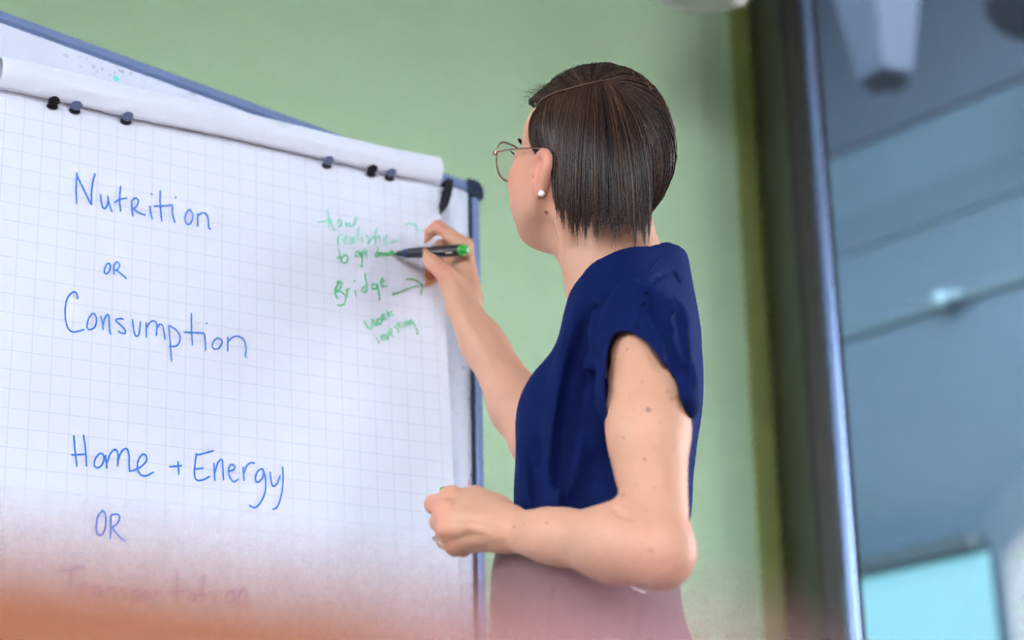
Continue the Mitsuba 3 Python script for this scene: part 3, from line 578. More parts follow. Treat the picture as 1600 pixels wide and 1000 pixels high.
chain(fr_, [PR['r'], W(692, 400, yb + 0.038), W(670, 422, yb + 0.030), W(657, 430, yb + 0.016)], [0.0106, 0.0090, 0.0080, 0.0070], 0.004, 0.007)
chain(fr_, [PR['p'], W(695, 418, yb + 0.044), W(680, 434, yb + 0.036), W(668, 441, yb + 0.024)], [0.0098, 0.0082, 0.0074, 0.0066], 0.004, 0.007)
chain(fr_, [W(716, 470, yb - 0.048), W(697, 430, yb - 0.058), W(676, 411, yb - 0.048), W(660, 396, pen_at(660)[1] - 0.0150)], [0.0165, 0.0128, 0.0106, 0.0088], 0.005, 0.014)
fr_.ell(W(656, 393, pen_at(656)[1] - 0.0150), (0.0085, 0.007, 0.0085), np.eye(3), 0.004)
fr_.cone(W(712, 452, yb - 0.046), W(716, 420, yb - 0.012), 0.014, 0.010, 0.014)       # web and heel of the thumb
fr_.cone(WR + UP * 0.01, W(704, 440, yb - 0.050), 0.004, 0.004, 0.010)
def near_on(f, px, py, y0=1.6, y1=2.25):
    d = ray(px, py); ts = np.arange(y0, y1, 0.001); P = CAM + d * (ts / d[1])[:, None]
    i = np.round((P - f.lo) / f.h).astype(int); ok = ((i >= 0) & (i < f.n)).all(1)
    v = np.where(ok, f.a[tuple(np.clip(i, 0, f.n - 1).T)], 1); return P[np.argmax(v < 0)]
cre = [near_on(fb, x, y) for x, y in ((958, 792), (968, 800), (978, 806), (990, 811))]
for a, b, r in zip(cre[:-1], cre[1:], (0.0032, 0.0028, 0.0018)): fb.cone(a, b, r, r * 0.8, 0.005, 'cut')
skin = fb.mesh(3)
# skin colour: warm base, pinker knuckles, cheeks and ears, and the moles
V = skin.vertices; col = np.tile(np.array(lin(202, 151, 122)), (len(V), 1))
var = meshkit.fbm(V * 30, 3)[:, None]; col *= 0.94 + 0.12 * var
def blush(c, r, to, amt):
    w = np.exp(-((V - c) ** 2).sum(1) / (2 * r * r))[:, None] * amt; global col
    col = col * (1 - w) + np.array(to) * w
pink = lin(222, 128, 112)
for s in (-1, 1):
    blush(hd(0.07, s * 0.045, -0.02), 0.026, pink, 0.6); blush(hd(-0.01, s * 0.085, -0.010), 0.024, pink, 0.55); blush(hd(0.095, 0, -0.04), 0.014, lin(196, 100, 98), 0.4)
blush(hd(0.11, 0, -0.015), 0.012, pink, 0.5)
for q in HLm.values(): blush(q + palm_n * 0.01, 0.010, pink, 0.35)
blush(W(680, 788, 2.02 + DY), 0.012, pink, 0.5); blush(EL - UP * 0.02 - np.array([0, 0.03, 0]), 0.030, pink, 0.2)
blush(W(684, 354, yb - 0.02), 0.012, pink, 0.4); blush(W(688, 424, yb - 0.06), 0.012, pink, 0.45); blush(W(660, 425, yb + 0.01), 0.016, lin(200, 105, 85), 0.45)
import embreex
rt = trimesh.ray.ray_pyembree.RayMeshIntersector(skin)
moles = [(854, 332, 3.0, .9), (833, 276, 1.8, .6), (1013, 640, 3.0, .7), (950, 537, 2.0, .8), (980, 546, 1.5, .6), (955, 560, 1.8, .7), (964, 562, 1.4, .6), (973, 684, 1.6, .8), (1044, 612, 1.6, .6), (1050, 624, 1.7, .7), (1003, 596, 1.2, .4),
         (973, 773, 2.0, .8), (1007, 718, 1.6, .8), (1008, 719, 1.3, .6), (1022, 762, 1.2, .5), (1010, 798, 1.3, .5), (1017, 859, 1.7, .9), (854, 817, 1.5, .9), (818, 818, 1.2, .6), (803, 823, 1.6, .9), (906, 838, 1.1, .4), (940, 838, 1.0, .4), (992, 758, 1.2, .4), (1025, 700, 1.0, .4),
         (1055, 700, 1.1, .35), (990, 640, 1.0, .35), (1032, 660, 1.0, .4), (968, 630, 1.0, .4), (875, 335, 1.2, .4), (866, 341, 1.0, .4)]
hit, ri, _ = rt.intersects_location(np.tile(CAM, (len(moles), 1)), np.array([ray(x, y) for x, y, *_ in moles]), multiple_hits=False)
for h_, i in zip(hit, ri):
    px, py, r, a_ = moles[i]; rad = r / 1350.0
    d = np.linalg.norm(V - h_, axis=1); w = (np.clip((rad * 1.35 + 0.0006 - d) / 0.0012, 0, 1) * a_)[:, None]
    col = col * (1 - w) + np.array(lin(120, 66, 48)) * w
scene['person__body'] = mikit.ply(skin, 'skin', smooth=True, color=col)
labels['person__body'] = {'label': 'fair skinned head, neck, arms and hands'}
tag('person', 'woman in a navy cap-sleeved top writing on the paper pad with a green marker', 'person')
# eyes, brows
mat('eye_white', lin(235, 232, 228), 0.2, 0.5); mat('iris', lin(70, 92, 96), 0.2, 0.5)
mat('lash', lin(40, 28, 22), 0.6, 0.2)
for s in (-1, 1):
    e = trimesh.creation.icosphere(3, 0.0122); e.apply_translation(hd(0.0748, s * 0.031, 0.0282)); k = add('person__eye', e, 'eye_white', True)
    c = trimesh.creation.icosphere(2, 0.0062); c.apply_scale([1, 1, 1]); c.apply_translation(hd(0.0818, s * 0.0315, 0.0280)); add(k + '__iris', c, 'iris', True)
    lash = []
    for t in np.linspace(-1, 1, 22):
        b = hd(0.0855 - 0.006 * abs(t), s * (0.031 + 0.0125 * t), 0.0318 - 0.002 * t * t); tip = b + HF * 0.008 + HL * s * (0.004 * t + 0.002) + HU * 0.004
        lash.append(tube([b, b + HF * 0.005 + HU * 0.0005, tip], [0.00045, 0.0004, 0.0002], 5))
    labels[k] = {'label': 'eye'}; lk = add('person__eyelashes', cat(*lash), 'lash', True); labels[lk] = {'label': 'dark eyelashes', 'kind': 'stuff'}
    b = spline([hd(0.0890, s * 0.014, 0.047), hd(0.0880, s * 0.030, 0.052), hd(0.0750, s * 0.049, 0.048)], 8)
    bk = add('person__eyebrow', tube(b, np.linspace(0.0035, 0.0016, len(b)), 8), 'lash', True)

# --- navy top
fs = Field(np.min([SHL, SHR, W(780, 900, PY)], 0) - [0.05, 0.14, 0.13], np.max([SHL, SHR, W(1110, 370, PY)], 0) + [0.10, 0.16, 0.10], 0.0024)
def top_shape(f):
    c8, s8 = math.cos(0.16), math.sin(0.16)
    f.ell(W(976, 585, PY), (0.068, 0.136, 0.160), np.array([TF * c8 + UP * s8, TL_, UP * c8 - TF * s8]), 0.0)
    for s in (-1, 1): f.ell(W(916, 682, PY) + TL_ * s * 0.064, (0.058, 0.062, 0.072), TAX, 0.04)
    f.ell(W(1003, 570, PY), (0.058, 0.130, 0.165), TAX, 0.05)
    f.ell(W(948, 775, PY), (0.088, 0.118, 0.140), TAX, 0.05)
    f.cone(W(934, 800, PY) , W(917, 905, PY), 0.090, 0.086, 0.04, flat=TL_, fs=1.22)
    f.cone(nk - UP * 0.088 - TF * 0.024, SHL + UP * 0.004, 0.052, 0.046, 0.04); f.cone(nk - UP * 0.088 - TF * 0.024, SHR + UP * 0.004, 0.052, 0.046, 0.04)
    # cap sleeves flaring over the upper arms
    f.cone(SHL, SHL + (EL - SHL) * 0.30 + TL_ * 0.006, 0.054, 0.058, 0.03)
    f.cone(SHR, SHR + unit(ER - SHR) * 0.10, 0.053, 0.056, 0.03)
    # collar
    f.cone(nk - UP * 0.08 - TF * 0.022, nk + UP * 0.055 - TF * 0.028, 0.066, 0.060, 0.03)
    f.cone(nk - UP * 0.05 - TF * 0.046, nk + UP * 0.05 - TF * 0.050, 0.034, 0.026, 0.03)
top_shape(fs)
fold = lambda pts, r, k, mode: [fs.cone(a, b, r, r, k, mode) for a, b in zip(pts[:-1], pts[1:])]
def on_cloth(pts, y): return [W(px, py, y + (dy if len(r) else 0)) for px, py, *r in pts for dy in [r[0] if r else 0]]
# projecting creases onto the near side of the cloth
def near_side(px, py):
    d = ray(px, py); ts = np.arange(1.6, 2.25, 0.002); P = CAM + d * (ts / d[1])[:, None]
    i = np.round((P - fs.lo) / fs.h).astype(int); ok = ((i >= 0) & (i < fs.n)).all(1)
    v = np.where(ok, fs.a[tuple(np.clip(i, 0, fs.n - 1).T)], 1); w_ = np.argmax(v < 0)
    return P[w_] if (v < 0).any() else CAM + d * (PY / d[1])
RIDGES = [([(912, 480), (890, 560), (874, 640), (866, 730), (856, 800)], 0.007, 0.020), ([(918, 560), (905, 640), (890, 740), (880, 800)], 0.008, 0.022), ([(1012, 455), (1035, 520), (1060, 590), (1078, 640)], 0.006, 0.016), ([(1052, 478), (1068, 540), (1080, 620)], 0.005, 0.014), ([(938, 470), (930, 500), (935, 540)], 0.005, 0.014),
          ([(990, 442), (965, 470), (950, 505)], 0.005, 0.014), ([(815, 690), (826, 750), (830, 800)], 0.004, 0.012)]
VALES = [([(926, 490), (904, 580), (890, 660), (878, 760)], 0.006, 0.020), ([(1022, 470), (1045, 530), (1066, 600)], 0.005, 0.016), ([(945, 700), (925, 760), (905, 800)], 0.009, 0.024), ([(928, 600), (922, 680)], 0.006, 0.02), ([(1058, 470), (1075, 560)], 0.004, 0.014), ([(836, 700), (842, 790)], 0.005, 0.016), ([(1060, 440), (1050, 425), (1020, 440), (1008, 470), (995, 520)], 0.0015, 0.004)]
pr_ = [([near_side(*p) for p in spline(np.array(L), 4)], r, k, 'add') for L, r, k in RIDGES] + [([near_side(*p) for p in spline(np.array(L), 4)], r, k, 'cut') for L, r, k in VALES]
for pts, r, k, mode in pr_:
    for a, b in zip(pts[:-1], pts[1:]):
        sh = np.array([0, 0.35 * r if mode == 'add' else -0.15 * r, 0]); fs.cone(a + sh, b + sh, r, r, k, mode)
outer = fs.a.copy()
fs.a = np.maximum(outer, -(outer + 0.0055)).astype(np.float32)

def poly_sdf(poly, pad=0.25, h=0.0015):
    import shapely
    from scipy.ndimage import distance_transform_edt as edt, map_coordinates
    poly = np.array(poly); lo, hi = poly.min(0) - pad, poly.max(0) + pad; n = ((hi - lo) / h).astype(int) + 2
    gx, gy = np.meshgrid(lo[0] + h * np.arange(n[0]), lo[1] + h * np.arange(n[1]), indexing='ij')
    ins = shapely.contains_xy(shapely.Polygon(poly), gx, gy); d = (edt(~ins) - edt(ins)) * h
    return lambda a, b: map_coordinates(d, [(a - lo[0]) / h, (b - lo[1]) / h], order=1, mode='nearest').astype(np.float32)
def fu(p): return (np.dot(p - SHL, TF), p[2])
def cut_extruded(field, poly, lmin, lmax, k=0.004):
    sd = poly_sdf(poly)
    def fn(X, Y, Z):
        X, Y, Z = np.broadcast_arrays(X - SHL[0], Y - SHL[1], Z)
        d = sd(X * TF[0] + Y * TF[1], Z); l = X * TL_[0] + Y * TL_[1]
        return np.maximum(d, np.maximum(lmin - l, l - lmax))
    field.op(fn, field.lo, field.lo + field.h * field.n, k, 'cut')
LC = (nk - SHL) @ TL_; FN = (nk - SHL) @ TF + 0.085
neck_line = [fu(W(x, y, yy)) for x, y, yy in ((905, 459, 1.925), (922, 448, 1.92), (945, 430, 1.915), (985, 407, 1.915), (1020, 389, 1.918), (1045, 383, 1.94), (1068, 388, 1.955))]
b_ = neck_line[-1]
cut_extruded(fs, [(FN, neck_line[0][1] - 0.004)] + neck_line + [(b_[0] - 0.2, b_[1] - 0.03), (b_[0] - 0.2, b_[1] + 0.3), (FN, b_[1] + 0.3)], LC - 0.10, LC + 0.115)
arch = spline(np.array([fu(W(x, y, 1.785)) for x, y in ((943, 680), (942, 600), (941, 545), (944, 521), (953, 514), (972, 514), (994, 524), (1022, 548), (1050, 585), (1066, 618), (1074, 650), (1076, 700))]), 6)
cut_extruded(fs, list(map(tuple, arch)) + [fu(W(1076, 840, 1.785)), fu(W(943, 840, 1.785))], 0.004, 0.5, 0.003)
rd = unit(ER - SHR); fs.cone(SHR + rd * 0.16, SHR + rd * 0.24, 0.075, 0.075, 0.004, 'cut')
top_m = fs.mesh(3)
parts_ = top_m.split(only_watertight=False); top_m = max(parts_, key=lambda m: len(m.vertices)) if len(parts_) > 1 else top_m
add('person__top', top_m, 'navy_cloth', True); labels['person__top'] = {'label': 'dark navy cap-sleeved top'}

seam_p = [near_side(*p) for p in spline(np.array([(1030, 402), (1014, 425), (1004, 450), (998, 480), (995, 512)]), 6)]
add('person__top__seam', tube(np.array(seam_p) + [0, 0.0002, 0], 0.0009, 6), 'navy_cloth', True)
# --- trousers and shoes
ft = Field([W(700, 900, PY)[0] - 0.06, 1.80, 0.02], [W(1130, 900, PY)[0] + 0.06, 2.24, 1.16], 0.0045)
hipc = W(915, 1010, PY); wst = W(916, 870, PY)
ft.cone(wst, W(916, 915, PY), 0.0935, 0.097, 0.0, flat=TL_, fs=1.22)
ft.cone(W(916, 925, PY), hipc - UP * 0.03, 0.099, 0.106, 0.03, flat=TL_, fs=1.36)
ft.ell(hipc - TF * 0.035 - UP * 0.06, (0.095, 0.155, 0.10), TAX, 0.05)
for s in (-1, 1):
    h0 = hipc + TL_ * s * 0.085 - UP * 0.08; kn = h0 - UP * 0.40 + TF * 0.01; an = np.array([h0[0], h0[1], 0.07]) + TL_ * s * 0.015
    ft.cone(h0, kn, 0.088, 0.066, 0.03); ft.cone(kn, an, 0.066, 0.054, 0.03)
zc_ = W(916, 858, PY)[2]; ft.a = np.maximum(ft.a, (ft.lo[2] + ft.h * np.arange(ft.n[2]) - zc_)[None, None, :]).astype(np.float32)
add('person__trousers', ft.mesh(4), 'taupe_cloth', True); labels['person__trousers'] = {'label': 'high waisted taupe trousers'}
def band(px0, py0, px1, py1, r0, r1, thick, key, m, lab):
    a0, a1 = W(px0, py0, PY), W(px1, py1, PY); n = 72; rows = []
    for t, dr_ in ((0, 0), (0.12, thick), (0.88, thick), (1, 0)):
        c = a0 + (a1 - a0) * t; r = r0 + (r1 - r0) * t
        th = np.arange(n) * 2 * np.pi / n; rows.append(c + (np.cos(th)[:, None] * TF * (r + dr_) + np.sin(th)[:, None] * TL_ * (r + dr_) * 1.22))
    v = np.vstack(rows); f = []
    for i in range(3):
        for j in range(n): A_, B_, C_, D_ = i * n + j, i * n + (j + 1) % n, (i + 1) * n + (j + 1) % n, (i + 1) * n + j; f += [[A_, B_, C_], [A_, C_, D_]]
    add(key, trimesh.Trimesh(v, f, process=False), m, 35); labels[key] = {'label': lab}
band(916, 855, 916, 912, 0.0955, 0.0985, 0.0055, 'person__waistband', 'taupe_cloth', 'broad taupe waistband')
mat('thread', lin(215, 205, 208), 0.7, 0.2)
def on_tr(*q): return np.array([near_on(ft, x, y) + [0, -0.0015, 0] for x, y in q])
add('person__trousers__loop', tube(on_tr((986, 918), (996, 923), (1006, 927)), 0.0018, 8), 'thread', True); labels['person__trousers__loop'] = {'label': 'small white thread loop'}
add('person__trousers__pocket_seam', tube(spline(on_tr((994, 924), (996, 945), (1000, 985), (1006, 1040)), 6), 0.0010, 6), 'taupe_cloth', True)
add('person__trousers__pleat', tube(spline(on_tr((862, 915), (858, 950), (855, 1000), (852, 1060)), 6), 0.0016, 6), 'taupe_cloth', True)
for s in (-1, 1):
    h0 = hipc + TL_ * s * 0.085 - UP * 0.08; o = np.array([h0[0], h0[1], 0.0]) + TL_ * s * 0.015
    fo = Field(o + [-0.25, -0.2, -0.0], o + [0.15, 0.2, 0.10], 0.004)
    fo.cone(o - TF * 0.03 + UP * 0.035, o + TF * 0.11 + UP * 0.026, 0.034, 0.032, 0.0); fo.cone(o + TF * 0.11 + UP * 0.026, o + TF * 0.16 + UP * 0.022, 0.030, 0.020, 0.03); fo.cone(o - TF * 0.02 + UP * 0.05, o + UP * 0.07, 0.034, 0.036, 0.02)
    sh = fo.mesh(3); sh.vertices[:, 2] = np.maximum(sh.vertices[:, 2], 0.002)
    add('person__shoe', sh, 'black_rubber', True)

# --- hair: a bob parted on her left, tucked behind the ear
HC = np.array([-0.010, 0.0, 0.052]); HR = np.array([0.100, 0.080, 0.103])
def hair_pt(d, mag): d = unit(d); return hd(*(HC + HR * d * mag))
def hair_dir(px, py, mag=1.0):           # direction in head space of a place on the near side of the hair
    o, d = CAM, unit(ray(px, py)); A_ = HAX
    oo = (A_ @ (o - hd(*HC))) / (HR * mag); dd = (A_ @ d) / (HR * mag)
    b, c, a = oo @ dd, oo @ oo - 1, dd @ dd; q = max(b * b - a * c, 0.0); t = (-b - math.sqrt(q)) / a
    return oo + dd * t
# hem: (azimuth order) direction of the tip and its distance; first the near side by sight, then the far side
def ray_l(px, py, l):                    # the place on the pixel's ray that lies l to her left of the middle of the head
    d = ray(px, py); return CAM + d * (((HM + HL * l - CAM) @ HL) / (d @ HL))
def to_dm(p): q = (HAX @ (p - hd(*HC))) / HR; m = np.linalg.norm(q); return np.append(q / m, m)
near_tips = [(838, 240, .070), (843, 264, .071), (851, 282, .072), (876, 298, .074), (868, 318, .073), (886, 336, .067), (898, 348, .062), (930, 349, .058), (960, 348, .052), (988, 350, .040), (1014, 350, .008)]
near_roots = [(838, 168), (846, 158), (856, 151), (872, 144), (888, 140), (902, 136), (916, 132), (930, 129), (940, 127), (946, 126), (952, 124)]
T_tips = [to_dm(ray_l(*p)) for p in near_tips]; T_roots = [hair_dir(*p) for p in near_roots]
farp = [(-0.085, -0.020, -0.052), (-0.060, -0.052, -0.052), (-0.030, -0.066, -0.048), (0.0, -0.076, -0.035), (0.028, -0.078, -0.010), (0.050, -0.076, 0.030), (0.066, -0.064, 0.066), (0.080, -0.034, 0.090), (0.088, 0.006, 0.104), (0.082, 0.036, 0.106)]
cr = hair_dir(952, 124)
farr = [cr, cr, cr, cr + np.array([0.05, 0, 0.0]), hair_dir(930, 129), hair_dir(916, 132), hair_dir(902, 136), hair_dir(880, 142), hair_dir(862, 149), hair_dir(846, 158)]
tips = np.array(T_tips + [to_dm(hd(*p)) for p in farp]); roots = np.array(T_roots + farr)
roots = roots / np.linalg.norm(roots, axis=1, keepdims=True); pass
S = np.arange(len(tips))
from scipy.interpolate import PchipInterpolator
tipf, rootf = PchipInterpolator(S, tips), PchipInterpolator(S, roots)
def hair_path(s, lift=0.0, ext=1.0, n=15, twist=0.0, inner=0.0):
    tp, r = tipf(s), unit(rootf(s)); q = unit(tp[:3]); w = math.acos(np.clip(r @ q, -1, 1)); t = np.linspace(0, ext, n)[:, None]
    d = (np.sin((1 - t) * w) * r + np.sin(t * w) * q) / max(math.sin(w), 1e-4)
    side = np.cross(r, q); side = side / max(np.linalg.norm(side), 1e-6); d = d + side * twist * np.sin(np.pi * t * 0.9) 
    d /= np.linalg.norm(d, axis=1, keepdims=True)
    body_ = 1 + 0.05 * np.sin(np.pi * np.clip(t, 0, 1)) ** 0.8                       # fullness between crown and hem
    mag = (1 - 0.015 * (1 - t)) * body_ + (tp[3] - 1.0) * t ** 2.2 + lift * np.sin(np.pi * np.clip(t, 0, 1) * 0.5 + 0.15) - inner
    back = np.clip(-d[:, :1], 0, 1)
    mag = mag + 0.05 * back * np.clip(1 - np.abs(d[:, 2:] + 0.12) * 1.6, 0, 1)        # rounded back of the bob
    for e_ in EARS: mag = mag - 0.13 * np.exp(-(np.arccos(np.clip(d @ e_, -1, 1))[:, None] / 0.30) ** 2)   # tucked behind the ears
    return np.array([hd(*(HC + HR * dd * m)) for dd, m in zip(d, mag[:, 0])])
EARS = [to_dm(hd(-0.008, s * 0.078, 0.004))[:3] for s in (-1, 1)]
ns = 130; grid = [hair_path(s, 0, 0.97, 18, 0, 0.035) for s in np.linspace(0, len(tips) - 1, ns)]
gi = [hair_path(s, 0, 0.97, 18, 0, 0.075)[::-1] for s in np.linspace(0, len(tips) - 1, ns)]
G2 = np.array([np.vstack([a, b]) for a, b in zip(grid, gi)]); kk = G2.shape[1]; f = []
for i in range(ns - 1):
    for j in range(kk): f += [[i * kk + j, i * kk + (j + 1) % kk, (i + 1) * kk + (j + 1) % kk], [i * kk + j, (i + 1) * kk + (j + 1) % kk, (i + 1) * kk + j]]
cap_m = trimesh.Trimesh(G2.reshape(-1, 3), f, process=False); ms, cs = [cap_m], [np.tile(np.array(lin(34, 24, 20)), (len(cap_m.vertices), 1))]
rng = np.random.default_rng(5)
allV, allF, allC, at = [], [], [], 0
def strand(p, r, c):
    global at
    t = np.gradient(p, axis=0); t /= np.maximum(np.linalg.norm(t, axis=1, keepdims=True), 1e-9)
    outd = p - hd(*HC); u = np.cross(t, outd); u /= np.maximum(np.linalg.norm(u, axis=1, keepdims=True), 1e-9); w = np.cross(u, t)
    n = len(p); rr = r * np.minimum(1, 0.25 + np.minimum(np.linspace(0, 4, n), np.linspace(3.5, 0, n)))[:, None]
    v = np.stack([p - u * rr, p + w * rr * 0.8, p + u * rr], 1).reshape(-1, 3); ff = []
    i = np.arange(n - 1)[:, None] * 3; j = np.arange(3)[None]; a, b = i + j, i + (j + 1) % 3
    ff = np.concatenate([np.stack([a, b, b + 3], -1).reshape(-1, 3), np.stack([a, b + 3, a + 3], -1).reshape(-1, 3)]) + at
    allV.append(v); allF.append(ff); allC.append(np.tile(c, (len(v), 1))); at += len(v)
CL = np.sort(rng.uniform(0, len(tips) - 1, 150)); CX = rng.normal(-0.005, 0.022, 150)
tones = [lin(44, 29, 22), lin(56, 38, 28), lin(34, 23, 19), lin(78, 55, 40), lin(46, 32, 26)]
for i in range(5200):
    s = rng.uniform(0, len(tips) - 1) if i % 5 else rng.uniform(0, 11)
    clump = math.sin(s * 37.0) * 0.5 + math.sin(s * 83.0 + 1.3) * 0.5
    lift = 0.010 * clump + rng.normal(0, 0.010); ext = 1.0 + 0.02 * math.sin(s * 61) + rng.normal(0, 0.022); tw = rng.normal(0, 0.02) + 0.02 * math.sin(s * 9)
    if rng.random() < 0.22: ext *= rng.uniform(0.72, 0.95)
    c = np.array(tones[rng.integers(5)]) * (1 + 0.25 * clump) * rng.uniform(0.8, 1.25)
    ci_ = int(np.argmin(np.abs(CL - s))); sc_ = CL[ci_]; ext += CX[ci_]; w_ = 0.42 * np.linspace(0, 1, 14)[:, None] ** 2.2
    strand(hair_path(s, lift, ext, 14, tw) * (1 - w_) + hair_path(np.clip(sc_, 0, len(tips) - 1), lift * 1.3, ext, 14, tw) * w_, rng.uniform(0.0005, 0.0010), c)
for i in range(70):                     # flyaways above the fringe
    s = rng.uniform(len(tips) - 5, len(tips) - 1); p = hair_path(s, 0.02, rng.uniform(0.5, 1.05), 12, rng.normal(0, 0.06)); k = np.linspace(0, 1, 12)[:, None] ** 2
    p = p + (p - hd(*HC)) * k * rng.uniform(0.02, 0.16) + HF * k * rng.uniform(0, 0.012); strand(p, 0.00022, np.array(lin(60, 44, 36)))
hs = trimesh.Trimesh(np.vstack(allV), np.vstack(allF), process=False)
mat('scalp', lin(92, 68, 57), 0.6, 0.2)
mat('hair', {'type': 'mesh_attribute', 'name': 'vertex_color'}, 0.33, 0.36)
hair_m = trimesh.util.concatenate([cap_m, hs]); hair_m = trimesh.Trimesh(hair_m.vertices, hair_m.faces, process=False)
scene['person__hair'] = mikit.ply(hair_m, 'hair', smooth=True, color=np.vstack(cs + allC)); labels['person__hair'] = {'label': 'short dark brown bob with a side parting', 'kind': 'stuff'}

pl = [hd(*(HC + HR * unit(hair_dir(x, y)) * 1.0)) for x, y in near_roots]; pl = spline(np.array([hair_path(0.15 * k, 0.0, 1, 15)[0] if False else p + (p - hd(*HC)) * 0.008 for k, p in enumerate(pl)]), 4)
add('person__hair__parting', tube(pl, np.linspace(0.0016, 0.0006, len(pl)), 8), 'scalp', True); labels['person__hair__parting'] = {'label': 'pale line of the parting'}
# --- glasses, earring, rings
mat('gold', lin(176, 132, 112), 0.25, 0.5, 1.0)
scene['lens_glass'] = {'type': 'thindielectric', 'int_ior': 1.45}
hin = {s: hd(0.0950, s * 0.0690, 0.0345) for s in (-1, 1)}
for s in (-1, 1):
    prof = [(0.012, 0.034), (0.014, 0.046), (0.024, 0.051), (0.045, 0.050), (0.060, 0.046), (0.066, 0.036), (0.064, 0.020), (0.057, 0.006), (0.045, -0.002), (0.030, -0.002), (0.018, 0.006), (0.013, 0.020)]
    c = [hd(0.1035 - 0.004 * ((l - 0.01) / 0.055) ** 2, s * l * 0.90, u * 0.90 + 0.003) for l, u in prof]; c = np.vstack([spline(np.vstack([c, c[:1]]), 6)])
    k = add('eyeglasses__rim', tube(np.vstack([c, c[1:2]]), 0.0010, 8), 'gold', True)
    ctr = c.mean(0); n_ = len(c); add('eyeglasses__lens', trimesh.Trimesh(np.vstack([c, ctr]), [[i, (i + 1) % n_, n_] for i in range(n_)], process=False), 'lens_glass', True)
    hp = hd(0.0995, s * 0.0615, 0.0268)
    te = spline([hp, hd(0.0890, s * 0.0650, 0.0266), hd(0.06, s * 0.0735, 0.0235), hd(0.012, s * 0.0785, 0.0195), hd(-0.010, s * 0.0785, 0.014), hd(-0.026, s * 0.0745, -0.006)], 8)
    add('eyeglasses__temple_arm', tube(te, 0.0010, 8), 'gold', True)
    add('eyeglasses__hinge', frame_box(hp, HF, HL, HU, (-0.002, -0.0025, -0.0022), (0.003, 0.0025, 0.0022), 0.0006), 'gold', False)
    add('eyeglasses__nose_pad', tube(spline([hd(0.1035, s * 0.012, 0.018), hd(0.0990, s * 0.011, 0.014), hd(0.0965, s * 0.0110, 0.010)], 5), [0.0006] * 10 + [0.0016], 7), 'gold', True)
br = spline([hd(0.1035, 0.0115, 0.028), hd(0.1060, 0, 0.031), hd(0.1035, -0.0115, 0.028)], 6); add('eyeglasses__bridge', tube(br, 0.0010, 8), 'gold', True)
tag('eyeglasses', 'thin gold wire-rimmed eyeglasses on the face of the woman', 'glasses')
mat('pearl', lin(240, 235, 232), 0.15, 0.6, clearcoat=0.6)
pe = trimesh.creation.icosphere(3, 0.0040); ear_c = W(846, 302.5, 1.905); 
d_ = ray(846, 302.5); hitp, _, _ = rt.intersects_location([CAM], [d_], multiple_hits=False)
pc = hitp[0] - unit(d_) * 0.002 if len(hitp) else ear_c
pe.apply_translation(pc); add('pearl_earring', pe, 'pearl', True); tag('pearl_earring', 'small round pearl stud on the earlobe of the woman', 'earring')
mat('silver', lin(225, 222, 215), 0.16, 0.6, 1.0)
scene['diamond'] = {'type': 'dielectric', 'int_ior': 2.0}
ra, rb_ = HLm['r'], W(694, 842, 2.012 + DY); rdir = unit(rb_ - ra)
def ring_mesh(c, ax, r, w, th):
    u = unit(np.cross(ax, [0.2, 0.3, 0.9])); v = np.cross(ax, u)
    return place(lathe([(r, -w / 2), (r + th * 0.8, -w / 2), (r + th, 0), (r + th * 0.8, w / 2), (r, w / 2), (r, -w / 2)], 36), c, u, v, ax)
rc = ra + (rb_ - ra) * 0.62
add('finger_ring__band', ring_mesh(rc, rdir, 0.0104, 0.0048, 0.0016), 'silver', 30)
st = rc + rdir * 0.003 + unit(np.array([-0.8, -0.2, -0.3])) * 0.0125
add('finger_ring__stone', place(lathe([(0, -0.003), (0.0030, 0.0006), (0.0022, 0.002), (0, 0.002)], 10), st, [1, 0, 0], unit([0, 0.3, 1]), unit([-0.8, -0.5, 0.1])), 'silver', False); labels['finger_ring__stone'] = {'label': 'small glittering stone'}
tag('finger_ring', 'silver ring with a small stone on the ring finger of the lower hand', 'ring')

# --- marker in the writing hand, its cap in the other hand
PU = unit(np.cross(PEN_D, [0, 0, 1.0])); PV = np.cross(PEN_D, PU); s_ = PEN_LEN / 117.0                      # per pixel along the pen
def pen_part(key, prof, m, lab): add(key, place(lathe([(r, (x - 614) * s_) for x, r in prof], 32), TIP, PV, -PU if np.dot(np.cross(PV, -PU), PEN_D) > 0 else PU, PEN_D), m, 35); labels[key] = {'label': lab}
mat('marker_black', lin(30, 30, 34), 0.4, 0.45); mat('marker_blue', lin(20, 40, 82), 0.45, 0.4); mat('marker_green', lin(44, 160, 52), 0.35, 0.45); mat('print_white', lin(200, 200, 198), 0.5, 0.3)
pen_part('marker_pen__nib', [(613.2, 0), (613.6, 0.0012), (618, 0.0022), (622, 0.0024), (622, 0)], 'green_dark', 'dark green felt nib')
pen_part('marker_pen__collar', [(621, 0), (621, 0.0034), (626, 0.0042), (631, 0.0052), (631.5, 0)], 'marker_black', 'black stepped collar')
pen_part('marker_pen__grip', [(631, 0), (631, 0.0052), (633, 0.0064), (641, 0.0066), (641, 0)], 'marker_blue', 'dark blue grip section')
pen_part('marker_pen__barrel', [(641, 0), (641, 0.0072), (660, 0.0078), (716, 0.0085), (720, 0.0085), (720.5, 0)], 'marker_black', 'black barrel')
pen_part('marker_pen__end_plug', [(720, 0), (720, 0.0086), (724, 0.0084), (726, 0.0072), (726.2, 0.0056), (730, 0.0054), (731.5, 0.004), (731.8, 0)], 'marker_green', 'bright green end plug')
tw = unit(CAM - TIP); tw = unit(tw - PEN_D * (tw @ PEN_D)); tv = np.cross(PEN_D, tw)
def on_barrel(x, h, r=0.0086):
    a = h / r; return TIP + PEN_D * (x - 614) * s_ + (tw * math.cos(a) + tv * math.sin(a)) * r
sgn = -1 if tv[2] > 0 else 1
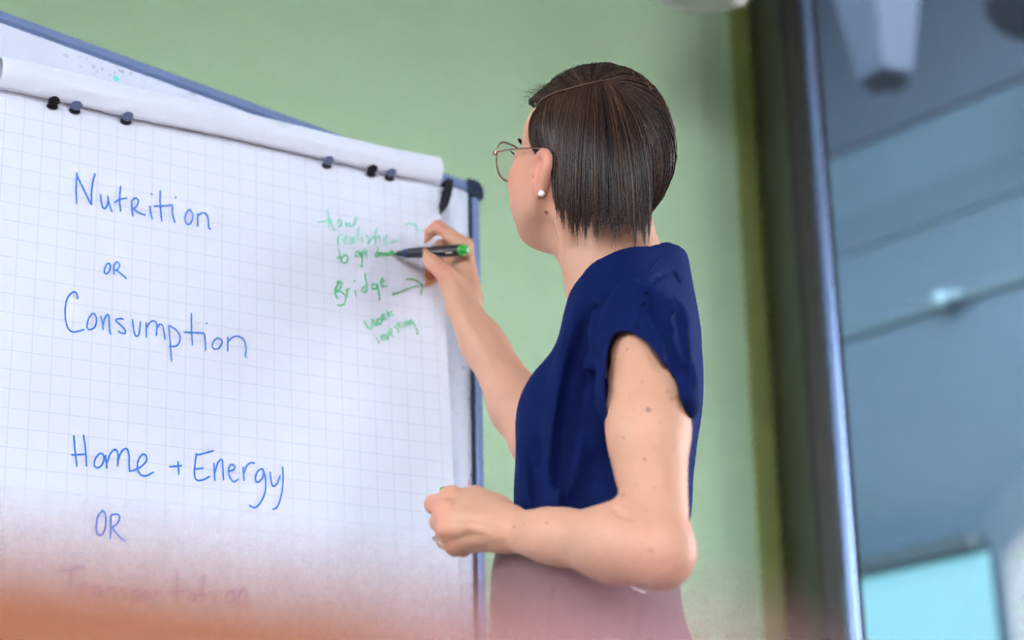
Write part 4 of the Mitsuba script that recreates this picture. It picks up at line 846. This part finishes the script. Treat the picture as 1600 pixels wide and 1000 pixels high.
def bpatch(x0, x1, h0, h1, r):
    n = 5; q = [[on_barrel(x, sgn * h, r) for h in np.linspace(h0, h1, n)] for x in (x0, x1)]; q = np.array(q).reshape(-1, 3)
    return trimesh.Trimesh(q, [[i, i + 1, n + i + 1] for i in range(n - 1)] + [[i, n + i + 1, n + i] for i in range(n - 1)], process=False)
pm = [bpatch(x, x + 2.6, 0.0012 + 0.0, 0.0036, 0.00875) for x in (702, 705.4, 708.8)] + [bpatch(x, x + 3.2, -0.0006, 0.0003, 0.0084) for x in np.arange(668, 698, 4.2)]
add('marker_pen__print', cat(*pm), 'print_white', False); labels['marker_pen__print'] = {'label': 'small pale print on the barrel', 'kind': 'stuff'}
tag('marker_pen', 'black marker pen with a green end held against the paper', 'marker')
cc = W(694, 776, 2.075 + DY); cax = unit(W(693.5, 769, 2.075 + DY) - W(697, 790, 2.085 + DY))
add('marker_cover', place(lathe([(0, 0.0125), (0.0032, 0.0115), (0.0052, 0.006), (0.0066, 0.0035), (0.0066, -0.028), (0, -0.028)], 24), cc, unit(np.cross(cax, [0, 1, 0])), np.cross(cax, unit(np.cross(cax, [0, 1, 0]))), cax), 'marker_green', 35)
tag('marker_cover', 'small green marker cap peeping out of the lower hand', 'marker cap')

# ------------------------------------------------------------------ pendant lamp at the top of the picture
lo_ = W(1100, -27, 3.15)
mat('lamp_grey', lin(150, 160, 150), 0.5, 0.4)
k = add('pendant_lamp__shade', place(lathe([(0, 0.006), (0.112, 0.006), (0.118, 0.0), (0.124, 0.002), (0.127, 0.010), (0.122, 0.06), (0.09, 0.12), (0.04, 0.16), (0.012, 0.18), (0, 0.18)], 56), lo_, [1, 0, 0], [0, 1, 0], [0, 0, 1.0]), 'lamp_grey', 35)
add('pendant_lamp__cable', tube([lo_ + [0, 0, 0.17], [lo_[0], lo_[1], ZC]], 0.004, 8), 'black_rubber', True)
tb = W(1155, 2, 3.13)  # white tab added in place of the reflection on the metal rim
k = add('pendant_lamp__glint_tab', box(tb - [0.012, 0.012, 0.006], tb + [0.012, 0.012, 0.012], 0.004), 'white_paint', False); labels[k] = {'label': 'white tab standing in for the bright reflection on the rim'}
add('pendant_lamp__ceiling_rose', place(lathe([(0, 0), (0.05, 0), (0.05, -0.02), (0.02, -0.035), (0, -0.035)], 28), np.array([lo_[0], lo_[1], ZC]), [1, 0, 0], [0, 1, 0], [0, 0, 1.0]), 'white_paint', 35)
tag('pendant_lamp', 'round pale grey pendant lamp just inside the top edge before the green wall', 'lamp')

# ------------------------------------------------------------------ a low lounge chair and a bottle right before the lens, far out of focus
def chair(key, prof, y0, y1, m, seat_dir, x0, x1, label, cat_):
    import shapely.geometry as sg
    pts = spline(np.array(prof), 8); poly = sg.Polygon(np.vstack([pts, [(x1, 0.30), (x0, 0.30)]])).buffer(0)
    ins = poly.buffer(-0.010)
    def slab(pg, a, b):
        e = trimesh.creation.extrude_polygon(pg, b - a, engine='earcut'); v = e.vertices
        return trimesh.Trimesh(np.stack([v[:, 0], b - v[:, 2], v[:, 1]], 1), e.faces, process=False)
    add(key + '__backrest', cat(slab(poly, y0 + 0.010, y1 - 0.010), slab(ins, y0, y0 + 0.0101), slab(ins, y1 - 0.0101, y1)), m, False)
    ya, yb2 = (y1, y1 + 0.52) if seat_dir > 0 else (y0 - 0.52, y0)
    add(key + '__seat', box((x0, ya, 0.24), (x1, yb2, 0.36), 0.03), m, False)
    for x in (x0 + 0.04, x1 - 0.04):
        for y in (ya + 0.05, yb2 - 0.05): add(key + '__leg', place(lathe([(0, 0), (0.012, 0), (0.020, 0.25), (0, 0.25)], 16), np.array([x, y, 0]), [1, 0, 0], [0, 1, 0], [0, 0, 1.0]), 'black_rubber', 35)
    add(key + '__support', box((x0 + 0.03, min(y0, ya) + 0.005, 0.22), (x1 - 0.03, max(y1, yb2) - 0.005, 0.25), 0.004), 'black_rubber', False)
    tag(key, label, cat_)
mat('tan_leather', lin(124, 66, 24), 0.55, 0.35)
mat('pink_plastic', lin(154, 108, 110), 0.5, 0.35)
chair('lounge_chair', [(-0.56, 0.30), (-0.56, 0.50), (-0.50, 0.577), (-0.38, 0.593), (-0.20, 0.589), (-0.087, 0.5788), (-0.03, 0.5722), (0.02, 0.563), (0.07, 0.545), (0.11, 0.52), (0.12, 0.45), (0.12, 0.30)], 0.268, 0.325, 'tan_leather', 1, -0.56, 0.12,
      'tan leather chair back, blurred along the bottom left', 'chair')
bo = np.array([0.0095, 0.197, 0.3965])
add('pink_bottle__body', place(lathe([(0, 0), (0.028, 0), (0.031, 0.004), (0.031, 0.085), (0.0285, 0.112), (0.027, 0.118), (0, 0.118)], 36), bo, [1, 0, 0], [0, 1, 0], [0, 0, 1.0]), 'pink_plastic', 35)
add('pink_bottle__stopper', place(lathe([(0, 0.1175), (0.0265, 0.1175), (0.0265, 0.128), (0.0245, 0.138), (0.017, 0.1445), (0.008, 0.1465), (0, 0.147)], 36), bo, [1, 0, 0], [0, 1, 0], [0, 0, 1.0]), 'pink_plastic', 50)
tag('pink_bottle', 'dusty pink rounded bottle top, very blurred at the bottom edge below the trousers', 'bottle')
mat('pale_wood', lin(190, 160, 125), 0.5, 0.3)
add('side_table__table_top', place(lathe([(0, 0.372), (0.095, 0.372), (0.10, 0.377), (0.10, 0.390), (0.095, 0.3962), (0, 0.3962)], 40), np.array([0.03, 0.155, 0]), [1, 0, 0], [0, 1, 0], [0, 0, 1.0]), 'pale_wood', 35)
add('side_table__pedestal', place(lathe([(0, 0), (0.075, 0), (0.078, 0.010), (0.016, 0.022), (0.014, 0.372), (0, 0.372)], 32), np.array([0.03, 0.155, 0]), [1, 0, 0], [0, 1, 0], [0, 0, 1.0]), 'black_rubber', 35)
tag('side_table', 'small round side table under the pink bottle, out of the picture', 'table')

# ------------------------------------------------------------------ tall plant in the far room, one branch reaching into the picture
pc_ = W(1632, 985, 4.9); base_ = np.array([pc_[0] + 0.10, pc_[1] + 0.05, 0.0]); prng = np.random.default_rng(3)
mat('terracotta', lin(120, 110, 105), 0.7, 0.2); mat('bark', lin(92, 80, 66), 0.8, 0.2)
scene['leaf_green'] = {'type': 'principledthin', 'base_color': rgb(lin(70, 140, 80)), 'roughness': 0.4, 'diff_trans': 0.6, 'spec_trans': 0.0}
add('potted_tree__pot', place(lathe([(0, 0), (0.15, 0), (0.19, 0.34), (0.20, 0.36), (0.185, 0.36), (0.175, 0.31), (0, 0.31)], 36), base_, [1, 0, 0], [0, 1, 0], [0, 0, 1.0]), 'terracotta', 35)
trunk = spline([base_ + [0, 0, 0.3], base_ + [0.03, 0, 0.9], base_ + [-0.02, 0.0, 1.5], [pc_[0] + 0.06, pc_[1], pc_[2] - 0.02], [pc_[0] + 0.03, pc_[1], pc_[2] + 0.20]], 8)
add('potted_tree__trunk', tube(trunk, np.linspace(0.02, 0.006, len(trunk)), 10), 'bark', True)
lv, lf = [], []
def leaf(o, d, size):
    d = unit(d); s = unit(np.cross(d, [0, 0, 1.0])); n = np.cross(s, d); t = np.linspace(0, 1, 6); wv = 0.32 * np.sin(np.pi * t ** 0.8)
    mid_ = [o + d * size * a - n * size * 0.25 * a * a for a in t]; v = np.array([[m_ - s * size * w + n * size * 0.05, m_, m_ + s * size * w + n * size * 0.05] for m_, w in zip(mid_, wv)]).reshape(-1, 3)
    f = []
    for i in range(5):
        for j in range(2): a = i * 3 + j; f += [[a, a + 1, a + 4], [a, a + 4, a + 3]]
    return trimesh.Trimesh(v, f, process=False)
for i in range(46):
    o = trunk[prng.integers(len(trunk) // 2, len(trunk))]; th = prng.uniform(0, 2 * np.pi)
    d = np.array([math.cos(th), math.sin(th), prng.uniform(-0.4, 0.7)]); o2 = o + unit(d) * 0.03
    add('potted_tree__leaf', leaf(o2, d, prng.uniform(0.06, 0.11)), 'leaf_green', True)
tag('potted_tree', 'green leafy plant cut off by the right edge behind the glass', 'plant')
